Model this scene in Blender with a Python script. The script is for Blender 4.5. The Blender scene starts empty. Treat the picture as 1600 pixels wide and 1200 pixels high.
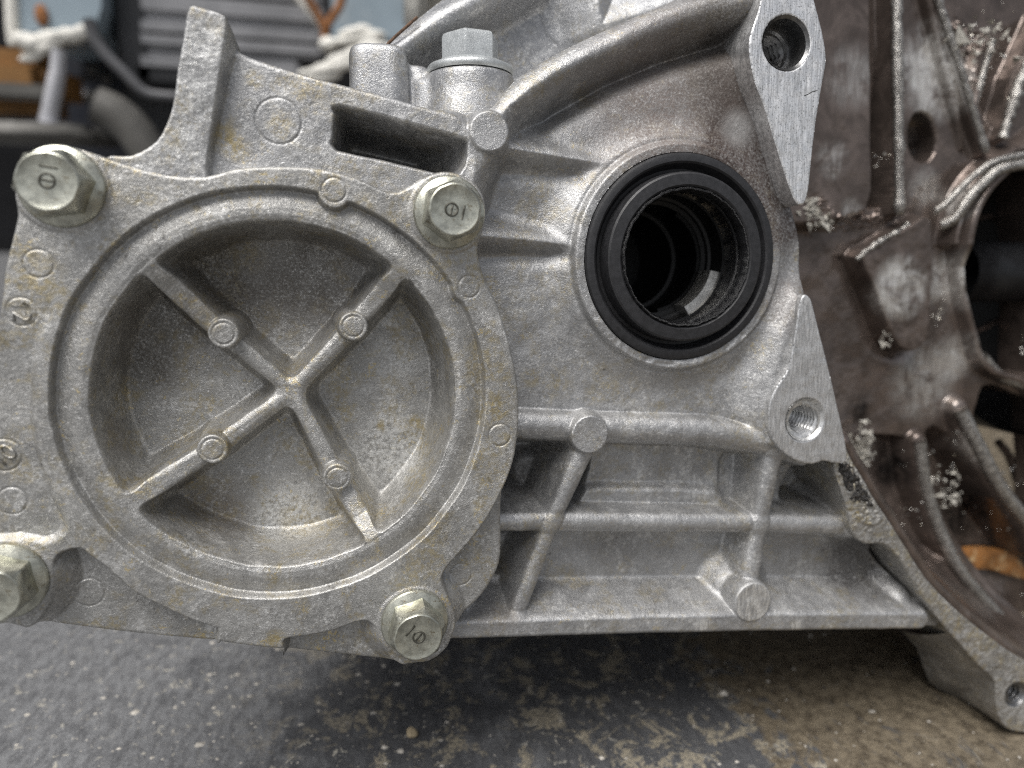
import bpy, bmesh, math, random
import numpy as np
from mathutils import Matrix, Vector, Quaternion
random.seed(7)
RNG = np.random.default_rng(11)
S = bpy.context.scene
C = S.collection
R = math.radians
F = np.float32

# ------------------------------------------------------------------ camera
# The machined face of the gearbox is the plane h = 0 of its own frame (mm: x right, z up, h out of the face).
FPX, D, TILT, HC = 1155.0, 135.0, R(-8.0), 0.1310      # focal length in photo pixels, lens to face, lean of the face, lens above ground
PB = math.atan(170.0/FPX)
YA = math.atan(280.0*math.cos(PB)/FPX)
CAMROT = (Matrix.Rotation(-YA, 3, 'Z') @ Matrix.Rotation(math.pi/2-PB, 3, 'X'))
WORLD = Matrix.Translation((0, 0, HC)) @ Matrix.Rotation(TILT, 4, 'X') @ Matrix.Translation((0, D/1000, 0))
cam_d = bpy.data.cameras.new('camera'); cam = bpy.data.objects.new('camera', cam_d); C.objects.link(cam)
cam_d.sensor_width = 36.0; cam_d.lens = FPX/1600*36.0
cam_d.clip_start = 0.005; cam_d.clip_end = 200
cam_d.dof.use_dof = True; cam_d.dof.focus_distance = 0.134; cam_d.dof.aperture_fstop = 11.0
cam.matrix_world = WORLD @ Matrix.Translation((0, -D/1000, 0)) @ CAMROT.to_4x4()
S.camera = cam

# ------------------------------------------------------------------ sky, sun, exposure
SUN_EL, SUN_AZ = R(63), R(226)          # azimuth from north (+Y) clockwise: behind the lens, a little to the left
w = bpy.data.worlds.new('World'); S.world = w; w.use_nodes = True
nt = w.node_tree; bg = nt.nodes['Background']
sky = nt.nodes.new('ShaderNodeTexSky'); sky.sky_type = 'NISHITA'; sky.sun_disc = False
sky.sun_elevation = SUN_EL; sky.sun_rotation = SUN_AZ; sky.air_density = 1.0; sky.dust_density = 4.0; sky.ozone_density = 1.0
hs = nt.nodes.new('ShaderNodeHueSaturation'); hs.inputs['Saturation'].default_value = 0.35
nt.links.new(sky.outputs[0], hs.inputs['Color']); nt.links.new(hs.outputs[0], bg.inputs['Color'])
bg.inputs['Strength'].default_value = 0.05
sd = bpy.data.lights.new('sun', 'SUN'); sun = bpy.data.objects.new('sun', sd); C.objects.link(sun)
sd.energy = 1.5; sd.angle = R(40); sd.color = (1.0, 0.98, 0.95)
sdir = Vector((math.sin(SUN_AZ)*math.cos(SUN_EL), math.cos(SUN_AZ)*math.cos(SUN_EL), math.sin(SUN_EL)))
sun.rotation_euler = sdir.to_track_quat('Z', 'Y').to_euler(); sun.location = (0, 0, 3)
S.view_settings.view_transform = 'Standard'; S.view_settings.look = 'None'
S.view_settings.exposure = 1.15; S.view_settings.gamma = 1.0
S.cycles.use_denoising = False
S.cycles.pixel_filter_type = 'BLACKMAN_HARRIS'; S.cycles.filter_width = 1.0
S.cycles.sample_clamp_indirect = 4.0
S.cycles.max_bounces = 8

# ------------------------------------------------------------------ placing
_CR = np.array(CAMROT)
def P(u, v, h):
    """photo pixel seen on the plane h of the gearbox frame -> (x, z) mm"""
    d = _CR @ np.array([(u-800)/FPX, (600-v)/FPX, -1.0])
    t = (D-h)/d[1]
    return t*d[0], t*d[2]
def PP(pts, h): return [P(u, v, h) for u, v in pts]
def LEN(px, u, v, h):
    a, b = P(u, v-px, h), P(u, v+px, h); return abs(b[1]-a[1])/2
_CW = np.array(cam.matrix_world.to_3x3()); _CL = np.array(cam.matrix_world.translation)
def ray(u, v): return _CW @ np.array([(u-800)/FPX, (600-v)/FPX, -1.0])
def G(u, v, z=0.0):
    d = ray(u, v); t = (z-_CL[2])/d[2]; return Vector(_CL+t*d)
def W(u, v, y):
    d = ray(u, v); t = (y-_CL[1])/d[1]; return Vector(_CL+t*d)

# ------------------------------------------------------------------ materials
MATS = {}
class NG:
    def __init__(s, name):
        s.m = bpy.data.materials.new(name); s.m.use_nodes = True; s.t = s.m.node_tree
        s.b = s.t.nodes['Principled BSDF']; MATS[name] = s.m
        tc = s.t.nodes.new('ShaderNodeTexCoord'); mp = s.t.nodes.new('ShaderNodeMapping')
        mp.inputs['Scale'].default_value = (1000, 1000, 1000)
        s.t.links.new(tc.outputs['Object'], mp.inputs['Vector']); s.co = mp.outputs[0]
    def N(s, typ, **k):
        n = s.t.nodes.new(typ)
        for a, v in k.items():
            if hasattr(n, a): setattr(n, a, v)
            else: n.inputs[a].default_value = v
        return n
    def L(s, a, b): s.t.links.new(a, b)
    def scaled(s, sc, rot=(0, 0, 0), loc=(0, 0, 0)):
        mp = s.N('ShaderNodeMapping'); mp.inputs['Scale'].default_value = sc; mp.inputs['Rotation'].default_value = rot
        mp.inputs['Location'].default_value = loc; s.L(s.co, mp.inputs['Vector']); return mp.outputs[0]
    def noise(s, scale, detail=4, rough=.6, vec=None, dist=0):
        n = s.N('ShaderNodeTexNoise'); n.inputs['Scale'].default_value = scale; n.inputs['Detail'].default_value = detail
        n.inputs['Roughness'].default_value = rough; n.inputs['Distortion'].default_value = dist
        s.L(vec if vec is not None else s.co, n.inputs['Vector']); return n.outputs['Fac']
    def voro(s, scale, vec=None, feature='F1', out='Distance', rnd=1):
        n = s.N('ShaderNodeTexVoronoi'); n.feature = feature; n.inputs['Scale'].default_value = scale
        n.inputs['Randomness'].default_value = rnd
        s.L(vec if vec is not None else s.co, n.inputs['Vector']); return n.outputs[out]
    def ramp(s, fac, a, b, lo=0.0, hi=1.0):
        n = s.N('ShaderNodeMapRange'); n.interpolation_type = 'SMOOTHSTEP'
        n.inputs[1].default_value = a; n.inputs[2].default_value = b; n.inputs[3].default_value = lo; n.inputs[4].default_value = hi
        s.L(fac, n.inputs[0]); return n.outputs[0]
    def math(s, op, a, b=None, clamp=False):
        n = s.N('ShaderNodeMath'); n.operation = op; n.use_clamp = clamp
        for i, x in enumerate((a, b)):
            if x is None: continue
            if isinstance(x, (int, float)): n.inputs[i].default_value = x
            else: s.L(x, n.inputs[i])
        return n.outputs[0]
    def mix(s, fac, a, b, mode='MIX'):
        n = s.N('ShaderNodeMix'); n.data_type = 'RGBA'; n.blend_type = mode
        for i, x in ((0, fac), (6, a), (7, b)):
            if isinstance(x, (int, float)): n.inputs[i].default_value = x
            elif isinstance(x, tuple): n.inputs[i].default_value = (*x, 1)
            else: s.L(x, n.inputs[i])
        return n.outputs[2]
    def spot(s, c, r0, r1):
        """1 inside a ball round c (mm, object space), 0 outside"""
        n = s.N('ShaderNodeVectorMath'); n.operation = 'DISTANCE'; n.inputs[1].default_value = c; s.L(s.co, n.inputs[0])
        return s.ramp(n.outputs['Value'], r0, r1, 1, 0)
    def bump(s, h, dist, strength=1.0, prev=None):
        n = s.N('ShaderNodeBump'); n.inputs['Distance'].default_value = dist/1000; n.inputs['Strength'].default_value = strength
        s.L(h, n.inputs['Height'])
        if prev is not None: s.L(prev, n.inputs['Normal'])
        return n.outputs[0]
    def out(s, col=None, rough=None, metal=None, normal=None, spec=None):
        for k, x in (('Base Color', col), ('Roughness', rough), ('Metallic', metal), ('Normal', normal), ('Specular IOR Level', spec)):
            if x is None: continue
            if isinstance(x, (int, float)): s.b.inputs[k].default_value = x
            elif isinstance(x, tuple): s.b.inputs[k].default_value = (*x, 1)
            else: s.L(x, s.b.inputs[k])
        return s.m

# root shift: object coordinates of every gearbox part are the gearbox frame minus BASE
BASE = np.array([50.0, 20.0, -84.0])
def OC(u, v, h):
    x, z = P(u, v, h); return (x-BASE[0], -h-BASE[1], z-BASE[2])

def cast(name, base=(.40, .395, .385), stain=.5, dirt=.3, metal=.70, rough=.41, oil=(), scrape=(), ochre=(), pale=()):
    g = NG(name)
    big = g.noise(.07, 3); mid = g.noise(.35, 5, .65); fine = g.noise(2.2, 4, .7); grain = g.noise(5.5, 2, .6)
    c = g.mix(g.ramp(big, .3, .7), tuple(x*.86 for x in base), tuple(min(1, x*1.12) for x in base))
    c = g.mix(g.ramp(mid, .40, .72, 0, .5), c, tuple(min(1, x*1.3) for x in base))
    gm = g.ramp(g.noise(.18, 4, .7), .35, .65, .35, 1)
    c = g.mix(g.math('MULTIPLY', g.ramp(grain, .36, .50, .6, 0), gm), c, tuple(x*.40 for x in base))
    c = g.mix(g.math('MULTIPLY', g.ramp(fine, .55, .68, 0, .8), gm), c, (.84, .83, .81))
    # tan film left by dried oil and water
    s1 = g.math('MULTIPLY', g.ramp(g.noise(.11, 4, .7, dist=.6), .48, .62), g.ramp(g.noise(.9, 5, .75), .40, .60))
    c = g.mix(g.math('MULTIPLY', s1, stain), c, (.37, .32, .21))
    s2 = g.math('MULTIPLY', g.ramp(g.noise(.22, 3, .6), .56, .68), g.ramp(g.noise(1.7, 4, .7), .52, .60))
    c = g.mix(g.math('MULTIPLY', s2, min(1, stain*1.2)), c, (.52, .43, .24))
    # pale oxide bloom, sparse black pits
    wb = g.math('MULTIPLY', g.ramp(g.noise(.13, 5, .7, dist=.7, vec=g.scaled((1, 1, 1), loc=(31, 7, 13))), .47, .66), g.ramp(g.noise(1.1, 5, .75), .40, .62))
    c = g.mix(g.math('MULTIPLY', wb, .62), c, (.78, .775, .755))
    fl_ = g.math('MULTIPLY', g.ramp(g.noise(.75, 6, .75, dist=.6), .625, .65), g.ramp(g.noise(.06, 3), .42, .60))
    c = g.mix(g.math('MULTIPLY', fl_, stain), c, (.62, .52, .30))
    vd = g.voro(.32, rnd=1); pit = g.math('MULTIPLY', g.ramp(vd, .07, .16, 1, 0), g.ramp(g.noise(.2, 3), .56, .64))
    c = g.mix(g.math('MULTIPLY', pit, dirt), c, (.045, .04, .035))
    # dark specks of grime
    d1 = g.math('MULTIPLY', g.ramp(g.noise(.16, 4, .7), .46, .70), g.ramp(g.noise(1.3, 5, .8), .50, .64))
    c = g.mix(g.math('MULTIPLY', d1, dirt), c, (.05, .042, .035))
    ro = g.ramp(mid, .3, .7, rough-.08, rough+.12)
    me = metal
    for (ctr, r0, r1, col, amt, rr) in oil:
        f = g.spot(ctr, r0, r1)
        f = g.math('MULTIPLY', g.math('ADD', f, g.math('MULTIPLY', g.math('SUBTRACT', g.noise(.25, 5, .7), .5), g.math('MULTIPLY', f, 1.6))), amt, True)
        f = g.math('MULTIPLY', f, g.ramp(fine, .35, .66, 1, .45))
        c = g.mix(f, c, col)
        n = g.N('ShaderNodeMix'); n.data_type = 'FLOAT'; g.L(f, n.inputs[0]); g.L(ro, n.inputs[2]); n.inputs[3].default_value = rr; ro = n.outputs[0]
        n = g.N('ShaderNodeMix'); n.data_type = 'FLOAT'; g.L(f, n.inputs[0]); n.inputs[3].default_value = .12
        if isinstance(me, float): n.inputs[2].default_value = me
        else: g.L(me, n.inputs[2])
        me = n.outputs[0]
    for (ctr, r0, r1, amt) in pale:
        c = g.mix(g.math('MULTIPLY', g.math('MULTIPLY', g.spot(ctr, r0, r1), g.ramp(g.noise(1.3, 5, .75), .40, .58)), amt), c, (.82, .82, .80))
    for (ctr, r0, r1, amt) in ochre:
        f = g.math('MULTIPLY', g.spot(ctr, r0, r1), g.ramp(g.noise(.9, 6, .8), .42, .56))
        c = g.mix(g.math('MULTIPLY', f, amt), c, (.40, .32, .15))
    for (ctr, r0, r1) in scrape:
        lines = g.noise(1.0, 3, .7, vec=g.scaled((2.6, 1, .35)))
        c = g.mix(g.math('MULTIPLY', g.spot(ctr, r0, r1), g.ramp(lines, .38, .62)), c, (.72, .71, .68))
    hgt = g.math('ADD', g.math('MULTIPLY', fine, .6), g.math('MULTIPLY', grain, .5))
    nb = g.bump(hgt, .17, .9); nb = g.bump(mid, .16, .5, nb)
    return g.out(c, ro, me, nb)

def machined(name, base=(.62, .62, .62), sc=(3.2, 1, .25), rot=(0, 0, 0), rough=.34):
    g = NG(name)
    lines = g.noise(1.0, 4, .65, vec=g.scaled(sc, rot)); fine = g.noise(3.0, 4, .7); wob = g.noise(.4, 3)
    c = g.mix(g.ramp(lines, .35, .65), tuple(x*.78 for x in base), tuple(min(1, x*1.25) for x in base))
    c = g.mix(g.ramp(fine, .36, .46, .7, 0), c, (.16, .16, .16))
    c = g.mix(g.ramp(g.noise(.5, 5, .7), .60, .72, 0, .5), c, (.30, .29, .27))
    nb = g.bump(lines, .12, .6); nb = g.bump(fine, .06, .5, nb)
    return g.out(c, g.ramp(wob, .3, .7, rough-.06, rough+.14), .75, nb)

def plain(name, col, rough=.5, metal=0.0, var=.25, sc=.4, bumpd=.1, col2=None, thr=(.52, .62)):
    g = NG(name)
    n1 = g.noise(sc, 5, .65); n2 = g.noise(sc*7, 4, .7)
    c = g.mix(g.ramp(n1, .3, .7), tuple(x*(1-var) for x in col), tuple(min(1, x*(1+var)) for x in col))
    if col2: c = g.mix(g.ramp(g.noise(sc*1.7, 5, .75), *thr), c, col2)
    return g.out(c, g.ramp(n2, .3, .7, max(.05, rough-.08), rough+.1), metal, g.bump(n2, bumpd, .6))

def oily(name, base=(.100, .080, .070), hi=(.78, .77, .74), rough=.13, wipes=(), dark=()):
    g = NG(name)
    blot = g.noise(.12, 5, .65, dist=.8); fine = g.noise(2.0, 4, .7); mid = g.noise(.35, 5, .7)
    c = g.mix(g.ramp(blot, .35, .68), base, tuple(x*1.8 for x in base)); tot = None
    for (ctr, r0, r1, amt, ang) in wipes:
        f = g.math('MULTIPLY', g.spot(ctr, r0, r1), amt)
        f = g.math('MULTIPLY', f, g.ramp(g.noise(.16, 4, .65, dist=.6), .30, .58))
        c = g.mix(g.math('MULTIPLY', f, .9), c, (.56, .535, .505))
        st = g.ramp(g.noise(1.0, 5, .7, vec=g.scaled((2.0, .6, .16), (0, R(ang), 0)), dist=.25), .48, .60)
        c = g.mix(g.math('MULTIPLY', g.math('MULTIPLY', f, st), .8), c, hi)
        tot = f if tot is None else g.math('MAXIMUM', tot, f)
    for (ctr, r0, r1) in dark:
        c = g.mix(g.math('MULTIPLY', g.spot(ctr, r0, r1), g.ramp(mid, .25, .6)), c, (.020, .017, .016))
    nb = g.bump(g.noise(.25, 3, .55), .22, .5); nb = g.bump(fine, .05, .5, nb)
    f = g.ramp(fine, .3, .7, rough-.05, rough+.12)
    if tot is not None: f = g.math('ADD', f, g.math('MULTIPLY', tot, .14))
    return g.out(c, f, .6, nb)

seal_c = OC(1063, 402, 3)
BROWN = (.055, .038, .032)
cast('cover_metal', base=(.38, .375, .36), stain=.85, dirt=.6,
     ochre=[(OC(160, 300, 8), .5, 3.4, .6), (OC(60, 420, 8), 1, 5, .4), (OC(300, 1005, 6), .5, 4, .6), (OC(430, 1000, 8), .5, 2.6, .8), (OC(650, 660, -6), .4, 2.6, .7), (OC(595, 665, -6), .2, 1.4, .8), (OC(690, 690, -6), .2, 2.0, .8), (OC(470, 810, -6), 1, 6, .5), (OC(230, 760, 3), .3, 2.4, .8), (OC(775, 640, 8), .5, 5, .45), (OC(390, 400, -6), .5, 4, .3), (OC(570, 320, 8), .4, 3, .4)],
     pale=[(OC(450, 800, -6), 2, 9, .75), (OC(610, 700, -6), 3, 10, .7), (OC(620, 560, -6), 2, 7, .4), (OC(720, 350, 7), 1, 8, .4), (OC(550, 870, 4), 1, 5, .6)],
     oil=[(OC(330, 450, -6), 4, 17, (.10, .088, .072), .9, .5), (OC(480, 440, -6), 4, 15, (.12, .106, .09), .8, .5), (OC(230, 560, -6), 2, 10, (.10, .088, .07), .85, .5), (OC(350, 370, 0), 2, 9, (.10, .088, .072), .75, .5), (OC(520, 370, 0), 2, 9, (.11, .10, .085), .65, .5), (OC(190, 500, 0), 2, 9, (.12, .10, .08), .6, .5), (OC(185, 680, 0), 1, 6, (.14, .115, .085), .6, .5), (OC(650, 470, 0), 1, 7, (.13, .12, .11), .5, .5),  # brown film, deepened as painted shade in the upper bowl
          (OC(330, 800, -6), 2, 11, (.17, .14, .11), .55, .5), (OC(590, 860, -4), 1, 6, (.14, .12, .10), .55, .5)])
cast('case_metal', base=(.40, .40, .40), stain=.5, dirt=.45,
     oil=[(OC(1060, 170, -2), 7, 27, (.19, .158, .142), .95, .5), (OC(1130, 70, -4), 3, 19, (.13, .115, .10), .8, .5), (OC(1225, 250, 0), 9, 23, BROWN, 2.0, .38), (OC(1165, 130, -3), 3, 15, (.075, .06, .052), 1.2, .45),
          (OC(1120, 45, -6), 1, 6, (.04, .034, .03), .8, .4), (OC(1156, 200, -2), .6, 5.2, (.36, .355, .35), .95, .5), (OC(890, 173, -2.6), .7, 1.2, (.42, .27, .10), 1, .5), (OC(1235, 470, 0), 3, 10, (.13, .11, .10), .7, .45),  # the blackest spot paints shade over grime beside the arched rib
          (OC(1340, 885, -8), 4, 14, (.05, .045, .042), 1, .4), (OC(830, 745, -14), 3, 8, (.05, .045, .04), .9, .4), (OC(1290, 760, -10), 3, 9, (.06, .056, .052), .9, .45), (OC(960, 850, -9), 2, 9, (.16, .15, .14), .5, .5), (OC(780, 960, 0), 2, 7, (.11, .095, .08), .7, .5)],  # darker in the deep cavities and the grimy right trough
     ochre=[(OC(352, 215, 5), .5, 3.6, .8), (OC(372, 235, 5), .3, 3, .7), (OC(438, 195, 5), .5, 3.2, .6), (OC(478, 140, 5), .5, 3.4, .5), (OC(398, 125, 5), .3, 2.2, .6), (OC(268, 215, 9), .5, 2.6, .6), (OC(310, 18, 9), .3, 2, .7), (OC(285, 165, 9), .3, 2, .7), (OC(880, 600, -2), .3, 4, .35), (OC(830, 590, -2), .3, 3, .4)],
     pale=[(OC(325, 70, 9), 1.5, 5.5, .6), (OC(305, 150, 9), 1.5, 5.5, .65), (OC(280, 225, 8), 1.5, 5, .6), (OC(225, 245, 8), 1, 3.5, .6)],
     scrape=[(OC(1178, 942, .8), 4.1, 4.5), (OC(1240, 974, -1), 1.5, 2.6), (OC(1095, 974, -1), 1.5, 2.8)])
cast('rear_metal', base=(.37, .375, .385), stain=.35, dirt=.3)
cast('flange_metal', base=(.36, .35, .33), stain=.9, dirt=1.0, rough=.45)
cast('wall_metal', base=(.26, .255, .245), stain=.35, dirt=.3)
machined('machined_metal', base=(.78, .78, .78))
machined('machined_metal_slant', base=(.60, .60, .60), sc=(3.0, 1, .3), rot=(0, R(-35), 0), rough=.38)
machined('bore_metal', base=(.62, .62, .61), sc=(1, 1, 1), rough=.25)
plain('bore_oily', (.20, .20, .20), .22, .85, .3, 1.2, .05)
plain('zinc', (.48, .48, .41), .30, .88, .28, .5, .05, col2=(.24, .20, .13), thr=(.56, .70))
plain('zinc_mark', (.07, .068, .055), .5, .4, .1, .5, .02)
plain('plug_metal', (.52, .54, .54), .42, .7, .12, .5, .12)
plain('rubber', (.020, .020, .022), .46, 0, .3, .8, .05)
plain('rubber_wet', (.010, .010, .011), .07, 0, .3, 1.3, .35)
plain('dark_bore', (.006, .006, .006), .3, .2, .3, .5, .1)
plain('steel_oily', (.62, .61, .58), .22, .9, .25, .7, .1)
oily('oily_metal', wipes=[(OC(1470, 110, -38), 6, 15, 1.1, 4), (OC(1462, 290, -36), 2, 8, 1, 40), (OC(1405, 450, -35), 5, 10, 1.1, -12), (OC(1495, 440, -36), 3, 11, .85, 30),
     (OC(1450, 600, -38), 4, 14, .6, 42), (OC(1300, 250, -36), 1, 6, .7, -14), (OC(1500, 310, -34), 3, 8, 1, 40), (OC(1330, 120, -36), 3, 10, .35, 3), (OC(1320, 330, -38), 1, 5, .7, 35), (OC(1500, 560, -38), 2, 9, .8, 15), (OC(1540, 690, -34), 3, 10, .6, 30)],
     dark=[(OC(1390, 730, -44), 3, 9), (OC(1500, 800, -44), 4, 14), (OC(1510, 690, -44), 2, 6), (OC(1375, 160, -44), 1, 4), (OC(1340, 640, -40), 1, 7)])  # black oily patches; the spot in the upright groove is painted shade
plain('rib_highlight', (.40, .385, .36), .18, .8, .35, .8, .25, col2=(.10, .085, .075), thr=(.50, .62))  # lighter metal for the rib crests, a highlight put into the colour
plain('sealant', (.018, .017, .016), .4, 0, .4, 1.2, .5, col2=(.09, .075, .06))
plain('shavings', (.62, .60, .56), .2, .9, .3, 1.0, .2, col2=(.5, .46, .36))
plain('crust', (.50, .48, .43), .45, .2, .4, .9, .4, col2=(.22, .20, .17))
plain('amber_reflection', (.26, .115, .035), .2, 0, .35, .15, .1, col2=(.55, .40, .22), thr=(.50, .68))  # colour of the light reflected on the oily bowl

# ------------------------------------------------------------------ height-field toolkit (mm)
def smax(a, b, k):
    if k <= 0: return np.maximum(a, b)
    t = np.clip(.5+.5*(a-b)/k, 0, 1); return b*(1-t)+a*t+k*t*(1-t)
def smin(a, b, k): return -smax(-a, -b, k)
def catmull(pts, n=3, closed=True):
    p = np.array(pts, float); N = len(p); out = []
    for i in range(N if closed else N-1):
        q = [p[(i+j-1) % N] if closed else p[min(max(i+j-1, 0), N-1)] for j in range(4)]
        for k in range(n):
            t = k/n
            out.append(.5*((2*q[1])+(q[2]-q[0])*t+(2*q[0]-5*q[1]+4*q[2]-q[3])*t*t+(3*q[1]-q[0]-3*q[2]+q[3])*t**3))
    if not closed: out.append(p[-1])
    return np.array(out)
def sd_poly(X, Z, pts, smooth=3):
    q = catmull(pts, smooth) if smooth > 1 else np.array(pts, float)
    d = np.full(X.shape, 1e9, F); ins = np.zeros(X.shape, bool)
    for i in range(len(q)):
        ax, az = q[i]; bx, bz = q[(i+1) % len(q)]
        ex, ez = bx-ax, bz-az; L2 = ex*ex+ez*ez
        if L2 < 1e-12: continue
        wx, wz = X-F(ax), Z-F(az)
        t = np.clip((wx*F(ex)+wz*F(ez))/F(L2), 0, 1)
        dx, dz = wx-t*F(ex), wz-t*F(ez)
        d = np.minimum(d, dx*dx+dz*dz)
        if abs(ez) > 1e-9:
            c = (Z >= min(az, bz)) & (Z < max(az, bz)) & (wx < wz*F(ex/ez))
            ins ^= c
    d = np.sqrt(d); d[ins] *= -1; return d
def sd_circ(X, Z, c, r): return np.hypot(X-F(c[0]), Z-F(c[1]))-F(r)
def plateau(h, s, top, slope=4, k=.6, kr=.5): return smax(h, top-slope*smax(s, 0*s, kr), k)
def pocket(h, s, floor, slope=4, k=.6, kr=.5): return smin(h, floor+slope*smax(s, 0*s, kr), k)
def rib(h, X, Z, pts, slope=3, k=1.0, kr=1.0, rnd=False):
    """pts: (x, z, top, width)"""
    best = None
    for (a, b) in zip(pts[:-1], pts[1:]):
        ex, ez = b[0]-a[0], b[1]-a[1]; L2 = ex*ex+ez*ez+1e-9
        t = np.clip(((X-F(a[0]))*F(ex)+(Z-F(a[1]))*F(ez))/F(L2), 0, 1)
        d = np.hypot(X-F(a[0])-t*F(ex), Z-F(a[1])-t*F(ez))
        top = a[2]+(b[2]-a[2])*t; wd = (a[3]+(b[3]-a[3])*t)/2
        if rnd:
            q = np.clip(d/wd, 0, .97); pr = top-wd*.8*(1-np.sqrt(1-q*q))-slope*np.maximum(d-.97*wd, 0)
        else: pr = top-slope*smax(d-wd, 0*d, kr)
        best = pr if best is None else np.maximum(best, pr)
    return smax(h, best, k)
def RP(pts):
    """rib points given as (u, v, h, width px)"""
    return [(*P(u, v, h), h, LEN(wp/2, u, v, h)*2) for u, v, h, wp in pts]
def dist_line(X, Z, pts):
    d = None
    for a, b in zip(pts[:-1], pts[1:]):
        ex, ez = b[0]-a[0], b[1]-a[1]; L2 = ex*ex+ez*ez+1e-9
        t = np.clip(((X-F(a[0]))*F(ex)+(Z-F(a[1]))*F(ez))/F(L2), 0, 1)
        q = np.hypot(X-F(a[0])-t*F(ex), Z-F(a[1])-t*F(ez)); d = q if d is None else np.minimum(d, q)
    return d
def vnoise(X, Z, cell, seed):
    r = np.random.default_rng(seed); T = r.random((128, 128)).astype(F)*2-1
    x, z = X/cell+1000, Z/cell+1000; i, j = np.floor(x).astype(int), np.floor(z).astype(int)
    fx, fz = (x-i), (z-j); fx = fx*fx*(3-2*fx); fz = fz*fz*(3-2*fz)
    g = lambda a, b: T[a % 128, b % 128]
    return ((g(i, j)*(1-fx)+g(i+1, j)*fx)*(1-fz)+(g(i, j+1)*(1-fx)+g(i+1, j+1)*fx)*fz).astype(F)
def skin(X, Z, amp=1.0, seed=3):
    return amp*(.10*vnoise(X, Z, 7.0, seed)+.05*vnoise(X, Z, 2.3, seed+1)+.018*vnoise(X, Z, .8, seed+2)+.014*vnoise(X, Z, .4, seed+4))
def mark(h, X, Z, c, r, depth=.16, wl=.13, lift=.05):
    d = np.hypot(X-F(c[0]), Z-F(c[1]))
    return h-depth*np.exp(-((d-r)/wl)**2)+lift*(d < r)

def link(name, me, mat, parent=None):
    o = bpy.data.objects.new(name, me); C.objects.link(o)
    if mat is not None: me.materials.append(MATS[mat])
    if parent is not None: o.parent = parent
    return o
def mesh_np(name, V, quads, tris, mat, parent, smooth=True, shift=True, flat_from=None):
    V = np.asarray(V, float)
    if shift: V = (V-BASE)/1000
    quads = np.asarray(quads, int).reshape(-1, 4); tris = np.asarray(tris, int).reshape(-1, 3)
    me = bpy.data.meshes.new(name)
    nq, ntr = len(quads), len(tris)
    me.vertices.add(len(V)); me.vertices.foreach_set('co', V.astype(F).ravel())
    me.loops.add(nq*4+ntr*3); me.loops.foreach_set('vertex_index', np.concatenate([quads.ravel(), tris.ravel()]).astype(np.int32))
    me.polygons.add(nq+ntr)
    st = np.concatenate([np.arange(nq)*4, nq*4+np.arange(ntr)*3]).astype(np.int32)
    me.polygons.foreach_set('loop_start', st)
    me.update(calc_edges=True); me.validate()
    me.polygons.foreach_set('use_smooth', np.full(len(me.polygons), smooth))
    me.update()
    return link(name, me, mat, parent)

def field(name, u0, u1, v0, v1, href, step, sdf, hfun, back, mat, parent, margin=0):
    """a casting: heights h(x, z) inside the outline sdf<0, side walls carried back to 'back' (mm)"""
    cs = [P(u, v, href) for u in (u0, u1) for v in (v0, v1)]
    x0, x1 = min(c[0] for c in cs), max(c[0] for c in cs); z0, z1 = min(c[1] for c in cs), max(c[1] for c in cs)
    xs = np.arange(x0, x1+step, step, dtype=F); zs = np.arange(z0, z1+step, step, dtype=F)
    X, Z = np.meshgrid(xs, zs); s = sdf(X, Z).astype(F)
    gz, gx = np.gradient(s, step); gl = np.hypot(gx, gz)+1e-6
    m = np.abs(s) < .6*step
    X = np.where(m, X-s*gx/gl/np.maximum(gl, .5), X); Z = np.where(m, Z-s*gz/gl/np.maximum(gl, .5), Z); s = np.where(m, 0, s)
    h = hfun(X, Z, s)
    ins = s <= 1e-6
    idx = np.arange(X.size).reshape(X.shape)
    q = np.stack([idx[:-1, :-1], idx[:-1, 1:], idx[1:, 1:], idx[1:, :-1]], -1).reshape(-1, 4)
    fl = ins.ravel()[q]; cnt = fl.sum(1)
    quads = q[cnt == 4]
    t3 = q[cnt == 3]; f3 = fl[cnt == 3]
    tris = np.array([[i for i, k in zip(r_, k_) if k] for r_, k_ in zip(t3, f3)], int).reshape(-1, 3)
    used = np.unique(np.concatenate([quads.ravel(), tris.ravel()]))
    remap = np.full(X.size, -1); remap[used] = np.arange(len(used))
    quads, tris = remap[quads], remap[tris]
    V = np.stack([X.ravel()[used], -h.ravel()[used], Z.ravel()[used]], -1)
    # side walls
    E = np.concatenate([quads[:, [0, 1]], quads[:, [1, 2]], quads[:, [2, 3]], quads[:, [3, 0]]] + ([tris[:, [0, 1]], tris[:, [1, 2]], tris[:, [2, 0]]] if len(tris) else []))
    n = len(V); key = E[:, 0].astype(np.int64)*n+E[:, 1]; rev = E[:, 1].astype(np.int64)*n+E[:, 0]
    B = E[~np.isin(key, rev)]
    bv = np.unique(B); bm_ = np.full(n, -1); bm_[bv] = np.arange(len(bv))
    top = V[bv].copy(); bot = V[bv].copy()
    bk = back(bot[:, 0], bot[:, 2]) if callable(back) else back
    bot[:, 1] = np.maximum(-bk, top[:, 1]+.05)
    V = np.concatenate([V, top, bot])
    a, b = bm_[B[:, 0]], bm_[B[:, 1]]; nb = len(bv)
    walls = np.stack([n+b, n+a, n+nb+a, n+nb+b], -1)
    return mesh_np(name, V, np.concatenate([quads, walls]), tris, mat, parent)

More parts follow.
